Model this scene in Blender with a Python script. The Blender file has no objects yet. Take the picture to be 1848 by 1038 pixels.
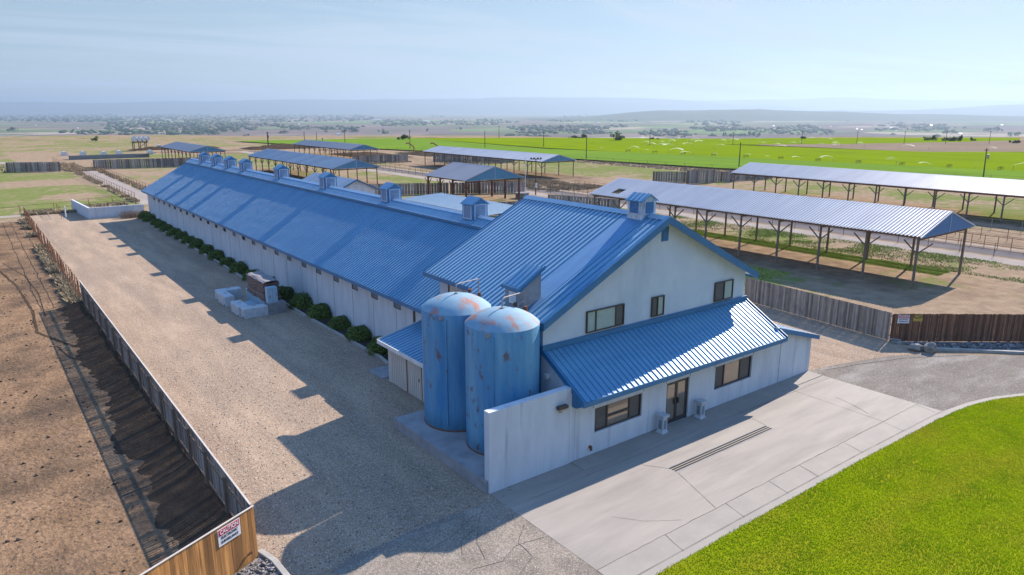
import bpy, math, random
import numpy as np
from mathutils import Vector, Matrix
R = math.radians
random.seed(7); rng = np.random.default_rng(7)
S = bpy.context.scene
COL = S.collection

# ------------------------------------------------------------------ camera
cd = bpy.data.cameras.new("camera"); cam = bpy.data.objects.new("camera", cd); COL.objects.link(cam)
cam.location = (0, 0, 14.0); cam.rotation_euler = (R(90 - 13.91), 0, R(-37.15))
cd.sensor_width = 36; cd.lens = 25.13; cd.clip_start = 0.5; cd.clip_end = 200000
S.camera = cam
# ------------------------------------------------------------------ world, sun, exposure
SUNV = Vector((1.52, 0.385, 1.0)).normalized()
EL = math.asin(SUNV.z); AZ = math.atan2(SUNV.x, SUNV.y)
w = bpy.data.worlds.new("World"); S.world = w; w.use_nodes = True
nt = w.node_tree; nt.nodes.clear()
out = nt.nodes.new('ShaderNodeOutputWorld'); bg = nt.nodes.new('ShaderNodeBackground')
sky = nt.nodes.new('ShaderNodeTexSky'); sky.sky_type = 'NISHITA'; sky.sun_disc = False
sky.sun_elevation = EL; sky.sun_rotation = AZ; sky.altitude = 300; sky.air_density = 1.0; sky.dust_density = 0.15; sky.ozone_density = 3.0
bg.inputs['Strength'].default_value = 0.054
# thin high cloud, as part of the sky itself
tc = nt.nodes.new('ShaderNodeTexCoord')
sep = nt.nodes.new('ShaderNodeSeparateXYZ'); nt.links.new(tc.outputs['Generated'], sep.inputs[0])
dv = nt.nodes.new('ShaderNodeMath'); dv.operation = 'ADD'; dv.inputs[1].default_value = 0.05
nt.links.new(sep.outputs[2], dv.inputs[0])
vd = nt.nodes.new('ShaderNodeVectorMath'); vd.operation = 'DIVIDE'
cmb = nt.nodes.new('ShaderNodeCombineXYZ')
for i in range(3): nt.links.new(dv.outputs[0], cmb.inputs[i])
nt.links.new(tc.outputs['Generated'], vd.inputs[0]); nt.links.new(cmb.outputs[0], vd.inputs[1])
mp = nt.nodes.new('ShaderNodeMapping'); mp.inputs['Rotation'].default_value = (0, 0, R(38)); mp.inputs['Scale'].default_value = (0.16, 0.42, 0.01)
nt.links.new(vd.outputs[0], mp.inputs[0])
nz = nt.nodes.new('ShaderNodeTexNoise'); nz.inputs['Scale'].default_value = 1.1; nz.inputs['Detail'].default_value = 8; nz.inputs['Roughness'].default_value = 0.62; nz.inputs['Distortion'].default_value = 0.6
nt.links.new(mp.outputs[0], nz.inputs['Vector'])
rmp = nt.nodes.new('ShaderNodeMapRange'); rmp.inputs[1].default_value = 0.44; rmp.inputs[2].default_value = 0.60; rmp.inputs[3].default_value = 0.45; rmp.inputs[4].default_value = 0.95
nt.links.new(nz.outputs[0], rmp.inputs[0])
mxs = nt.nodes.new('ShaderNodeMix'); mxs.data_type = 'RGBA'
nt.links.new(rmp.outputs[0], mxs.inputs[0]); nt.links.new(sky.outputs[0], mxs.inputs[6]); mxs.inputs[7].default_value = (7.3, 8.2, 9.3, 1)
# paler near the horizon; unseen overhead sky tinted blue as fill for shade
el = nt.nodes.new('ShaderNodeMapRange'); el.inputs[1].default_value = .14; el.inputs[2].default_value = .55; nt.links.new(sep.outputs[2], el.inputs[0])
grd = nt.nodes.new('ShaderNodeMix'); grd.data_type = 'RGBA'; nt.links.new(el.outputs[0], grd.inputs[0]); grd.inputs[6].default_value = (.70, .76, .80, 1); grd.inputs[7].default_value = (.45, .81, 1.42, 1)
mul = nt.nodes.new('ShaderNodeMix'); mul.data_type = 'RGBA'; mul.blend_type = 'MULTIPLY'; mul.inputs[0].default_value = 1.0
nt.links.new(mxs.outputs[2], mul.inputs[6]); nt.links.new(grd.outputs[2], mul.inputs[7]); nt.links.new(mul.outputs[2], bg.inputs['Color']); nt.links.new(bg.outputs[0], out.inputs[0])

ld = bpy.data.lights.new("sun", 'SUN'); lo = bpy.data.objects.new("sun", ld); COL.objects.link(lo)
ld.energy = 5.0; ld.angle = R(0.5); ld.color = (1.0, 0.885, 0.76)
lo.rotation_euler = (-SUNV).to_track_quat('-Z', 'Y').to_euler(); lo.location = (60, 20, 60)
S.view_settings.view_transform = 'Standard'; S.view_settings.look = 'None'; S.view_settings.gamma = 1.0
S.view_settings.exposure = 1.12
S.cycles.max_bounces = 6; S.cycles.transparent_max_bounces = 16; S.cycles.volume_bounces = 0

# ------------------------------------------------------------------ helpers
org = {}
def props(o, label=None, cat=None, group=None, kind=None):
    if label: o['label'] = label
    if cat: o['category'] = cat
    if group: o['group'] = group
    if kind: o['kind'] = kind
    return o
def thing(name, label, cat, loc=(0, 0, 0), group=None):
    o = bpy.data.objects.new(name, None); COL.objects.link(o); o.location = loc; o.empty_display_size = 0.3
    org[o] = Vector(loc); return props(o, label, cat, group)
class MB:
    def __init__(s): s.v = []; s.f = []; s.t = []; s.n = 0
    def add(s, vs, fs, tint=0.5):
        n = s.n; s.v.extend(vs); s.f.extend([tuple(i + n for i in f) for f in fs]); s.n += len(vs)
        s.t.extend([tint] * len(fs)); return s
    def box(s, x0, x1, y0, y1, z0, z1, tint=0.5):
        vs = [(x0, y0, z0), (x1, y0, z0), (x1, y1, z0), (x0, y1, z0), (x0, y0, z1), (x1, y0, z1), (x1, y1, z1), (x0, y1, z1)]
        return s.add(vs, [(3, 2, 1, 0), (4, 5, 6, 7), (0, 1, 5, 4), (1, 2, 6, 5), (2, 3, 7, 6), (3, 0, 4, 7)], tint)
    def obox(s, c, ax, ay, az, tint=0.5):          # centre + three half-vectors
        c, ax, ay, az = Vector(c), Vector(ax), Vector(ay), Vector(az)
        vs = [tuple(c + a * ax + b * ay + d * az) for d in (-1, 1) for a, b in ((-1, -1), (1, -1), (1, 1), (-1, 1))]
        return s.add(vs, [(3, 2, 1, 0), (4, 5, 6, 7), (0, 1, 5, 4), (1, 2, 6, 5), (2, 3, 7, 6), (3, 0, 4, 7)], tint)
    def bar(s, p, q, w=0.05, h=None, up=(0, 0, 1), tint=0.5):
        p, q = Vector(p), Vector(q); d = q - p; L = d.length; d = d / L
        up = Vector(up); sd = d.cross(up)
        if sd.length < 1e-4: sd = d.cross(Vector((1, 0, 0)))
        sd.normalize(); u = sd.cross(d)
        return s.obox((p + q) / 2, d * L / 2, sd * w / 2, u * (h or w) / 2, tint)
    def tube(s, p, q, r, r2=None, n=8, caps=True, tint=0.5):
        p, q = Vector(p), Vector(q); d = (q - p).normalized(); r2 = r if r2 is None else r2
        a = d.orthogonal().normalized(); b = d.cross(a)
        vs = [tuple(c + (a * math.cos(2 * math.pi * i / n) + b * math.sin(2 * math.pi * i / n)) * rr) for c, rr in ((p, r), (q, r2)) for i in range(n)]
        fs = [(i, (i + 1) % n, n + (i + 1) % n, n + i) for i in range(n)]
        if caps: fs += [tuple(range(n - 1, -1, -1)), tuple(range(n, 2 * n))]
        return s.add(vs, fs, tint)
    def path(s, pts, r, n=8, tint=0.5):
        for a, b in zip(pts, pts[1:]): s.tube(a, b, r, n=n, tint=tint)
        return s
    def prism(s, poly, d, tint=0.5):               # poly: list of 3d points, extruded by d
        d = Vector(d); n = len(poly); vs = [tuple(p) for p in poly] + [tuple(Vector(p) + d) for p in poly]
        return s.add(vs, [tuple(range(n - 1, -1, -1)), tuple(range(n, 2 * n))] + [(i, (i + 1) % n, n + (i + 1) % n, n + i) for i in range(n)], tint)
    def build(s, name, m, parent=None, smooth=False, fix=True):
        me = bpy.data.meshes.new(name); v = s.v
        if parent is not None:
            ox = org.get(parent, Vector()); v = [(a - ox.x, b - ox.y, c - ox.z) for a, b, c in v]
        me.from_pydata(v, [], s.f)
        if fix:
            import bmesh
            bm = bmesh.new(); bm.from_mesh(me); bmesh.ops.recalc_face_normals(bm, faces=bm.faces); bm.to_mesh(me); bm.free()
        at = me.attributes.new('tint', 'FLOAT', 'FACE'); at.data.foreach_set('value', np.array(s.t, dtype=np.float32))
        if smooth: me.polygons.foreach_set('use_smooth', [True] * len(me.polygons))
        me.materials.append(m); o = bpy.data.objects.new(name, me); COL.objects.link(o)
        if parent is not None: o.parent = parent; org[o] = org.get(parent, Vector())
        else: org[o] = Vector()
        return o
def npmesh(name, V, F, m, parent=None, smooth=False, tint=None):
    me = bpy.data.meshes.new(name); nf = len(F); k = F.shape[1]
    me.vertices.add(len(V)); me.vertices.foreach_set('co', V.astype(np.float32).ravel())
    me.loops.add(nf * k); me.loops.foreach_set('vertex_index', F.astype(np.int32).ravel())
    me.polygons.add(nf); me.polygons.foreach_set('loop_start', np.arange(0, nf * k, k, dtype=np.int32))
    me.update(calc_edges=True)
    if tint is not None:
        at = me.attributes.new('tint', 'FLOAT', 'FACE'); at.data.foreach_set('value', tint.astype(np.float32))
    if smooth: me.polygons.foreach_set('use_smooth', np.ones(nf, dtype=bool))
    me.materials.append(m); o = bpy.data.objects.new(name, me); COL.objects.link(o)
    if parent is not None: o.parent = parent
    org[o] = org.get(parent, Vector()) if parent else Vector()
    return o
def children(o): return [c for c in list(bpy.data.objects) if c.parent == o]
KIDS = {}
def copy_tree(o, parent=None):
    c = o.copy(); COL.objects.link(c); org[c] = org.get(o, Vector())
    if parent is not None: c.parent = parent
    if o not in KIDS: KIDS[o] = children(o)
    for k in KIDS[o]: copy_tree(k, c)
    return c
def vnoise(x, y, sc, seed=0):
    g = np.random.default_rng(seed).random((256, 256)); x = x / sc; y = y / sc
    xi = np.floor(x).astype(int); yi = np.floor(y).astype(int); fx = x - xi; fy = y - yi
    fx = fx * fx * (3 - 2 * fx); fy = fy * fy * (3 - 2 * fy)
    a = g[xi % 256, yi % 256]; b = g[(xi + 1) % 256, yi % 256]; c = g[xi % 256, (yi + 1) % 256]; d = g[(xi + 1) % 256, (yi + 1) % 256]
    return (a * (1 - fx) + b * fx) * (1 - fy) + (c * (1 - fx) + d * fx) * fy
def fbm(x, y, sc, seed=0, o=4):
    s = 0; a = .5; t = 0
    for i in range(o): s = s + a * vnoise(x, y, sc / 2 ** i, seed + i); t += a; a *= .5
    return s / t

# ------------------------------------------------------------------ materials
def mat(name, c, c2=None, ns=2.0, rough=0.8, metal=0.0, bump=0.0, bs=30.0, stretch=(1, 1, 1), tint=0.0, c3=None, ns3=0.3, lo3=.5, hi3=.65,
        stretch3=(1, 1, 1), speck=None, sps=40.0, spt=0.75, spec=0.5, detail=6, coat=0.0, r1=.35, r2=.65, bd=0.02, rvar=0.0, sheen=0.0):
    m = bpy.data.materials.new(name); m.use_nodes = True; n = m.node_tree.nodes; l = m.node_tree.links; b = n['Principled BSDF']
    b.inputs['Roughness'].default_value = rough; b.inputs['Metallic'].default_value = metal; b.inputs['Specular IOR Level'].default_value = (0.0 if rough >= .9 else .15) if (rough >= .8 and spec == .5) else spec
    if sheen: b.inputs['Sheen Weight'].default_value = sheen; b.inputs['Sheen Roughness'].default_value = .35; b.inputs['Sheen Tint'].default_value = (.62, .82, 1.0, 1)
    if coat: b.inputs['Coat Weight'].default_value = coat; b.inputs['Coat Roughness'].default_value = 0.25
    tc = n.new('ShaderNodeTexCoord'); colo = None
    def noise(scale, st, det=detail):
        mpn = n.new('ShaderNodeMapping'); mpn.inputs['Scale'].default_value = st; l.new(tc.outputs['Object'], mpn.inputs[0])
        z = n.new('ShaderNodeTexNoise'); z.inputs['Scale'].default_value = scale; z.inputs['Detail'].default_value = det; z.inputs['Roughness'].default_value = .6
        l.new(mpn.outputs[0], z.inputs['Vector']); return z.outputs[0]
    def rng_(s, a, bb, lo=0., hi=1.):
        k = n.new('ShaderNodeMapRange'); k.inputs[1].default_value = a; k.inputs[2].default_value = bb; k.inputs[3].default_value = lo; k.inputs[4].default_value = hi; l.new(s, k.inputs[0]); return k.outputs[0]
    def mix(f, a, bb, mode='MIX'):
        k = n.new('ShaderNodeMix'); k.data_type = 'RGBA'; k.blend_type = mode
        if isinstance(f, float): k.inputs[0].default_value = f
        else: l.new(f, k.inputs[0])
        for i, q in ((6, a), (7, bb)):
            if isinstance(q, tuple): k.inputs[i].default_value = (*q, 1)
            else: l.new(q, k.inputs[i])
        return k.outputs[2]
    c2 = c2 or tuple(x * .8 for x in c)
    colo = mix(rng_(noise(ns, stretch), r1, r2), c, c2)
    if c3: colo = mix(rng_(noise(ns3, stretch3), lo3, hi3), colo, c3)
    if speck:
        v = n.new('ShaderNodeTexVoronoi'); v.inputs['Scale'].default_value = sps; l.new(tc.outputs['Object'], v.inputs['Vector'])
        sp = n.new('ShaderNodeSeparateXYZ'); l.new(v.outputs['Color'], sp.inputs[0])
        g = rng_(sp.outputs[0], 0, 1, 1 - spt, 1 + spt); cc = n.new('ShaderNodeCombineXYZ'); [l.new(g, cc.inputs[i]) for i in range(3)]
        colo = mix(1.0, colo, cc.outputs[0], 'MULTIPLY')
        colo = mix(rng_(sp.outputs[1], .93, .95, 0, .8), colo, speck)
    if tint:
        a = n.new('ShaderNodeAttribute'); a.attribute_name = 'tint'; g = rng_(a.outputs['Fac'], 0, 1, 1 - tint, 1 + tint)
        cc = n.new('ShaderNodeCombineXYZ'); [l.new(g, cc.inputs[i]) for i in range(3)]
        colo = mix(1.0, colo, cc.outputs[0], 'MULTIPLY')
    l.new(colo, b.inputs['Base Color'])
    if rvar: l.new(rng_(noise(ns * .7, stretch), .3, .7, rough - rvar, rough + rvar), b.inputs['Roughness'])
    if bump:
        bp = n.new('ShaderNodeBump'); bp.inputs['Strength'].default_value = bump; bp.inputs['Distance'].default_value = bd
        l.new(noise(bs, stretch if bs < 12 else (1, 1, 1), 5), bp.inputs['Height']); l.new(bp.outputs[0], b.inputs['Normal'])
    return m
M = {}
M['roof'] = mat('blue_painted_metal', (.05, .195, .345), (.08, .245, .395), ns=.9, rough=.36, metal=0.15, rvar=.06, spec=.7, sheen=1.0, c3=(.07, .21, .37), ns3=1.3, lo3=.55, hi3=.8, stretch=(.25, 1.5, .25), stretch3=(.3, 3, .3))
M['trim'] = mat('blue_painted_trim', (.018, .12, .26), (.025, .15, .30), ns=1, rough=.45)
M['cupola'] = mat('blue_cupola_paint', (.03, .15, .32), (.05, .18, .36), ns=3, rough=.5)
M['louver'] = mat('pale_blue_louvre', (.22, .30, .42), (.17, .25, .38), ns=6, rough=.6)
M['pale'] = mat('pale_frame_paint', (.55, .62, .70), (.45, .52, .6), ns=4, rough=.6)
M['whitewood'] = mat('peeling_white_wood', (.55, .60, .66), (.30, .33, .36), ns=5, rough=.7, stretch=(3, 3, .6))
M['wall'] = mat('painted_concrete', (.53, .56, .60), (.45, .48, .52), ns=1.2, rough=.85, bump=.25, bs=45, bd=.01, stretch=(1.6, 1.6, .35), c3=(.28, .30, .32), ns3=1.0, lo3=.58, hi3=.82, stretch3=(2.2, 2.2, .16))
M['wallclean'] = mat('stucco_gable', (.52, .57, .61), (.46, .51, .56), ns=.7, rough=.85, bump=.3, bs=60, bd=.01, c3=(.40, .45, .50), ns3=.45, lo3=.5, hi3=.7, stretch3=(1.5, 1.5, .5))
M['beige'] = mat('beige_siding', (.50, .46, .41), (.43, .40, .36), ns=2, rough=.7, stretch=(2, 2, .4))
M['white'] = mat('white_paint', (.62, .62, .62), (.5, .5, .5), ns=2, rough=.6)
M['tank'] = mat('faded_blue_tank_paint', (.03, .18, .38), (.12, .30, .44), ns=1.3, rough=.62, stretch=(1.6, 1.6, .2), c3=(.11, .08, .10), ns3=2.1, lo3=.585, hi3=.68, stretch3=(1, 1, .6), bump=.15, bs=8, bd=.01)
M['tank_b'] = mat('faded_blue_tank_paint', (.03, .18, .38), (.12, .30, .44), ns=1.04, rough=.62, stretch=(1.6, 1.6, .2), c3=(.11, .08, .10), ns3=2.88, lo3=.585, hi3=.68, stretch3=(1, 1, .6), bump=.15, bs=8, bd=.01)
M['dome'] = mat('chalky_tank_dome', (.19, .32, .40), (.15, .265, .355), ns=2, rough=.75, spec=.3, c3=(.34, .14, .10), ns3=.9, lo3=.52, hi3=.66, stretch3=(1.6, .8, 1), detail=8)
M['dome_b'] = mat('chalky_tank_dome', (.19, .32, .40), (.15, .265, .355), ns=1.60, rough=.75, spec=.3, c3=(.34, .14, .10), ns3=1.23, lo3=.52, hi3=.66, stretch3=(1.6, .8, 1), detail=8)
M['rust'] = mat('rusty_steel', (.20, .09, .05), (.12, .06, .04), ns=8, rough=.85)
M['pipe'] = mat('weathered_pipe', (.38, .34, .33), (.24, .20, .19), ns=8, rough=.5, metal=.3)
M['pad'] = mat('pad_concrete', (.30, .30, .31), (.22, .22, .23), ns=1.3, rough=.85, bump=.3, bs=40, bd=.01, c3=(.15, .15, .16), ns3=.8, lo3=.55, hi3=.8)
M['apron'] = mat('apron_concrete', (.305, .272, .238), (.265, .238, .21), ns=.5, rough=.8, bump=.12, bs=60, bd=.004, c3=(.205, .187, .168), ns3=.42, lo3=.47, hi3=.78, stretch3=(.45, 2.4, 1), stretch=(.5, 3.5, 1))
M['walk'] = mat('sidewalk_concrete', (.29, .262, .23), (.25, .228, .203), ns=.9, rough=.8, bump=.15, bs=60, bd=.004)
M['joint'] = mat('joint_grime', (.07, .06, .05), (.12, .11, .09), ns=4, rough=.9)
M['kerb'] = mat('kerb_concrete', (.36, .34, .31), (.27, .26, .24), ns=2.5, rough=.85, bump=.3, bs=30)
M['gravel'] = mat('gravel', (.345, .258, .185), (.255, .19, .14), ns=.35, rough=.95, bump=.8, bs=55, bd=.012, speck=(.50, .44, .37), sps=30, spt=.30, c3=(.23, .175, .135), ns3=.5, lo3=.46, hi3=.68, stretch=(2.2, .5, 1), stretch3=(1.0, .09, 1))
M['asphalt'] = mat('worn_asphalt', (.25, .21, .17), (.18, .155, .13), ns=.8, rough=.92, bump=.6, bs=35, bd=.015, speck=(.38, .35, .31), sps=30, spt=.3, c3=(.27, .235, .20), ns3=.5, lo3=.52, hi3=.7)
M['road'] = mat('pale_asphalt_drive', (.20, .175, .15), (.165, .145, .125), ns=.5, rough=.92, bump=.4, bs=35, bd=.01, speck=(.36, .34, .31), sps=30, spt=.22, c3=(.29, .265, .24), ns3=.35, lo3=.5, hi3=.75, stretch3=(.6, 2.0, 1))
M['mud'] = mat('churned_dirt', (.265, .17, .105), (.175, .112, .068), ns=.5, rough=.95, bump=1.0, bs=5, bd=.10, speck=(.10, .07, .05), sps=9, spt=.16, c3=(.095, .068, .05), ns3=.2, lo3=.46, hi3=.66)
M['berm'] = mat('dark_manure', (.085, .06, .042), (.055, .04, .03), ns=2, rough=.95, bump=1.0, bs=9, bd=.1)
M['lawn'] = mat('lawn_soil', (.20, .23, .008), (.15, .185, .006), ns=1.2, rough=.9, c3=(.21, .20, .012), ns3=.5, lo3=.45, hi3=.7, bump=.6, bs=20)
M['blade'] = mat('lawn_grass', (.56, .61, .010), (.35, .46, .006), ns=.5, rough=.85, tint=.2, c3=(.60, .56, .04), ns3=.35, lo3=.45, hi3=.7, stretch3=(.5, 1.6, 1))
M['crop'] = mat('green_crop', (.125, .205, .028), (.105, .18, .024), ns=.08, rough=.9, stretch=(2.5, .3, 1), c3=(.145, .225, .022), ns3=.03, lo3=.5, hi3=.7)
M['crop2'] = mat('watered_crop', (.160, .222, .005), (.128, .188, .005), ns=.08, rough=.9, stretch=(2.5, .3, 1), c3=(.115, .17, .008), ns3=.05, lo3=.5, hi3=.75)
M['tanfield'] = mat('bare_field', (.22, .17, .125), (.19, .15, .11), ns=.05, rough=.95)
M['metalroof'] = mat('galvanised_roof', (.52, .52, .54), (.45, .45, .48), ns=.5, rough=.58, metal=.1, spec=.35, rvar=.05, stretch=(.3, 2, .3))
M['metalroof2'] = mat('dull_galvanised_roof', (.36, .345, .36), (.31, .30, .32), ns=.4, rough=.5, metal=.35, stretch=(.3, 2, .3))
M['metalroof3'] = mat('blue_grey_roof', (.25, .29, .34), (.29, .34, .40), ns=.1, rough=.42, metal=.4, stretch=(.05, 2, .3), r1=.45, r2=.55)
M['whiteroof'] = mat('white_sheet_roof', (.34, .43, .50), (.30, .39, .46), ns=.7, rough=.5)
M['post'] = mat('weathered_post', (.22, .175, .14), (.15, .11, .085), ns=4, rough=.9, stretch=(3, 3, .5))
M['postred'] = mat('red_brown_post', (.16, .065, .04), (.11, .045, .03), ns=4, rough=.8)
M['beam'] = mat('timber_beam', (.21, .125, .085), (.15, .09, .065), ns=3, rough=.85)
M['fgrey'] = mat('grey_fence_board', (.28, .245, .215), (.19, .165, .15), ns=5, rough=.9, tint=.45, stretch=(2, 2, .3), c3=(.13, .115, .105), ns3=1.2, lo3=.55, hi3=.8)
M['fbrown'] = mat('brown_fence_board', (.20, .10, .062), (.12, .065, .044), ns=5, rough=.85, tint=.4, stretch=(2, 2, .3))
M['fcedar'] = mat('cedar_fence_board', (.46, .22, .065), (.28, .125, .04), ns=4, rough=.75, tint=.45, stretch=(4, 4, .25), c3=(.15, .07, .03), ns3=2.0, lo3=.55, hi3=.75, stretch3=(4, 4, .3))
M['fcap'] = mat('fence_cap', (.50, .45, .40), (.42, .38, .34), ns=3, rough=.8)
M['leaf'] = mat('shrub_leaves', (.10, .145, .02), (.065, .105, .014), ns=3, rough=.75, tint=.55)
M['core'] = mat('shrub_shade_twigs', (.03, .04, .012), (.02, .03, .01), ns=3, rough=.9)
M['bark'] = mat('bark', (.10, .075, .055), (.07, .05, .04), ns=8, rough=.9)
M['treeleaf'] = mat('tree_leaves', (.045, .075, .03), (.03, .055, .022), ns=.3, rough=.85, tint=.5)
M['palelf'] = mat('spring_tree_leaves', (.13, .17, .06), (.10, .13, .05), ns=.3, rough=.85, tint=.4)
M['twig'] = mat('dry_twigs', (.24, .19, .15), (.16, .13, .11), ns=3, rough=.9, tint=.4)
M['weed'] = mat('dry_weeds', (.36, .285, .19), (.26, .21, .14), ns=.5, rough=.9, tint=.35)
M['gweed'] = mat('green_weeds', (.30, .36, .10), (.22, .28, .07), ns=.5, rough=.9, tint=.35)
M['bark2'] = mat('planting_bed', (.06, .05, .045), (.04, .035, .03), ns=3, rough=.95, bump=1, bs=14)
M['rock'] = mat('rock', (.26, .24, .22), (.17, .155, .14), ns=5, rough=.9, bump=.8, bs=9, c3=(.34, .32, .30), ns3=4)
M['rubble'] = mat('rock_mulch', (.24, .22, .21), (.13, .12, .12), ns=3, rough=.95, bump=1.0, bs=9, bd=.08, speck=(.45, .43, .40), sps=7, spt=.5)
M['block'] = mat('cast_concrete_block', (.46, .48, .50), (.37, .40, .43), ns=2.5, rough=.85, bump=.4, bs=20, c3=(.26, .27, .28), ns3=3, lo3=.55, hi3=.8)
M['block2'] = mat('old_dark_block', (.24, .24, .25), (.17, .17, .18), ns=2.5, rough=.9, bump=.4, bs=20)
M['tarp'] = mat('brown_tarp', (.13, .075, .06), (.09, .055, .045), ns=2, rough=.6)
M['tarptop'] = mat('grey_tarp_top', (.22, .21, .22), (.15, .12, .12), ns=1.5, rough=.7)  # tarp top, greyer and lighter than the brown sides
M['cab'] = mat('pale_blue_cabinet', (.30, .42, .50), (.25, .36, .44), ns=2, rough=.6)
M['bluesheet'] = mat('blue_grey_sheet', (.17, .27, .35), (.22, .32, .40), ns=1.5, rough=.6)
M['frame'] = mat('bronze_frame', (.045, .035, .032), (.06, .05, .045), rough=.45)
M['screen'] = mat('insect_screen', (.075, .07, .07), (.10, .09, .085), ns=3, rough=.6)
M['blind'] = mat('green_white_blinds', (.33, .40, .36), (.28, .35, .31), ns=3, rough=.5)
M['black'] = mat('black_plastic', (.02, .02, .02), (.03, .03, .03), rough=.5)
M['dark'] = mat('dark_opening', (.012, .013, .016), (.02, .02, .02), rough=.8)
M['lens'] = mat('lamp_lens', (.42, .36, .27), (.36, .3, .22), rough=.3)
M['ventp'] = mat('painted_vent_panel', (.20, .24, .28), (.15, .18, .21), ns=5, rough=.8)
M['signw'] = mat('sign_white', (.68, .68, .70), (.62, .62, .64), rough=.5)
M['signr'] = mat('sign_red', (.50, .02, .05), (.46, .02, .04), rough=.5)
M['signk'] = mat('sign_black', (.02, .02, .03), (.03, .03, .03), rough=.5)
M['signy'] = mat('sign_yellow', (.62, .42, .06), (.58, .4, .06), rough=.5)
M['pole'] = mat('utility_pole_wood', (.07, .055, .05), (.10, .08, .07), rough=.9)
M['polew'] = mat('white_pole', (.65, .65, .63), (.6, .6, .6), rough=.5)
M['rusty'] = mat('orange_rust', (.40, .15, .07), (.28, .10, .05), ns=1, rough=.85)
M['lane'] = mat('pale_feed_lane', (.33, .285, .25), (.27, .235, .21), ns=.3, rough=.9)
M['darklane'] = mat('dark_feed_lane', (.16, .145, .145), (.12, .11, .11), ns=.3, rough=.9)
M['flashing'] = mat('flat_blue_sheet', (.05, .20, .38), (.03, .15, .33), ns=1.6, sheen=.7, rough=.36, metal=.25, stretch=(.2, 1.5, 1), bump=.3, bs=1.5, bd=.03)
def glassmat(name, col, rough=.06):
    m = bpy.data.materials.new(name); m.use_nodes = True; b = m.node_tree.nodes['Principled BSDF']
    b.inputs['Base Color'].default_value = (*col, 1); b.inputs['Metallic'].default_value = .6; b.inputs['Roughness'].default_value = rough
    n = m.node_tree.nodes; z = n.new('ShaderNodeTexNoise'); z.inputs['Scale'].default_value = 1.5; bp = n.new('ShaderNodeBump'); bp.inputs['Strength'].default_value = .06
    m.node_tree.links.new(z.outputs[0], bp.inputs['Height']); m.node_tree.links.new(bp.outputs[0], b.inputs['Normal']); return m
M['glass'] = glassmat('bronze_glass', (.36, .30, .24)); M['glassd'] = glassmat('dark_glass', (.10, .12, .15))
def spraymat():
    m = bpy.data.materials.new('water_spray'); m.use_nodes = True; n = m.node_tree.nodes; l = m.node_tree.links; n.clear()
    o = n.new('ShaderNodeOutputMaterial'); a = n.new('ShaderNodeMixShader'); t = n.new('ShaderNodeBsdfTransparent'); d = n.new('ShaderNodeBsdfDiffuse'); tr = n.new('ShaderNodeBsdfTranslucent'); ad = n.new('ShaderNodeMixShader')
    d.inputs[0].default_value = (.9, .92, .95, 1); tr.inputs[0].default_value = (.9, .92, .95, 1); ad.inputs[0].default_value = .6
    l.new(d.outputs[0], ad.inputs[1]); l.new(tr.outputs[0], ad.inputs[2]); a.inputs[0].default_value = .13
    l.new(t.outputs[0], a.inputs[1]); l.new(ad.outputs[0], a.inputs[2]); l.new(a.outputs[0], o.inputs[0]); return m
M['spray'] = spraymat()

# ------------------------------------------------------------------ terrain
HX, HY = math.sin(R(37.15)), math.cos(R(37.15))
def axis_lines(lo, hi, step, far):
    a = list(np.arange(lo, hi + .1, step)); s = step; p = hi
    while p < far: s *= 1.12; p += s; a.append(p)
    s = step; p = lo
    while p > -far: s *= 1.12; p -= s; a.insert(0, p)
    return np.array(a)
FAR = 33000
gx = axis_lines(-30, 230, 1.0, FAR); gy = axis_lines(-10, 330, 1.0, FAR)
GX, GY = np.meshgrid(gx, gy, indexing='ij')
def sstep(t): t = np.clip(t, 0, 1); return t * t * (3 - 2 * t)
def terrain(x, y):
    s = x * HX + y * HY; q = y * HX - x * HY
    edge = 372 + 25 * np.sin(q / 90.) + 14 * np.sin(q / 37. + 1)
    d = np.maximum(s - edge, 0) + np.maximum(np.abs(q) - 900, 0) * .4
    z = -78 * sstep(d / 900.)
    rr = np.hypot(x, y)
    z = z + (fbm(x, y, 60, 3) - .5) * .8 * sstep((rr - 260) / 120) * (s > 120)
    return z
GZ = terrain(GX, GY)
def box_m(x0, x1, y0, y1, f=3.):
    return sstep((GX - x0) / f + .5) * sstep((x1 - GX) / f + .5) * sstep((GY - y0) / f + .5) * sstep((y1 - GY) / f + .5)
WX = GX + (fbm(GX, GY, 14, 91) - .5) * 16; WY = GY + (fbm(GX, GY, 14, 95) - .5) * 16
def blob(cx, cy, rx, ry): return sstep(1.35 - np.sqrt(((WX - cx) / rx) ** 2 + ((WY - cy) / ry) ** 2))
N1 = fbm(GX, GY, 26, 11, 5); N2 = fbm(GX, GY, 9, 21, 4)
gm = np.clip((N1 - .36) * 3.2, 0, 1) * .85                       # green amount
dm = np.clip((fbm(GX, GY, 18, 41, 5) - .52) * 4.0, 0, 1) * .6     # dark dirt amount
def setm(A, mask, val): A[:] = A * (1 - mask) + val * mask
setm(gm, box_m(-200, 5.5, -60, 114), 0.0); setm(dm, box_m(-200, 5.5, -60, 114), .35)
setm(gm, box_m(5, 50, -60, 118), 0.0)
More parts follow.
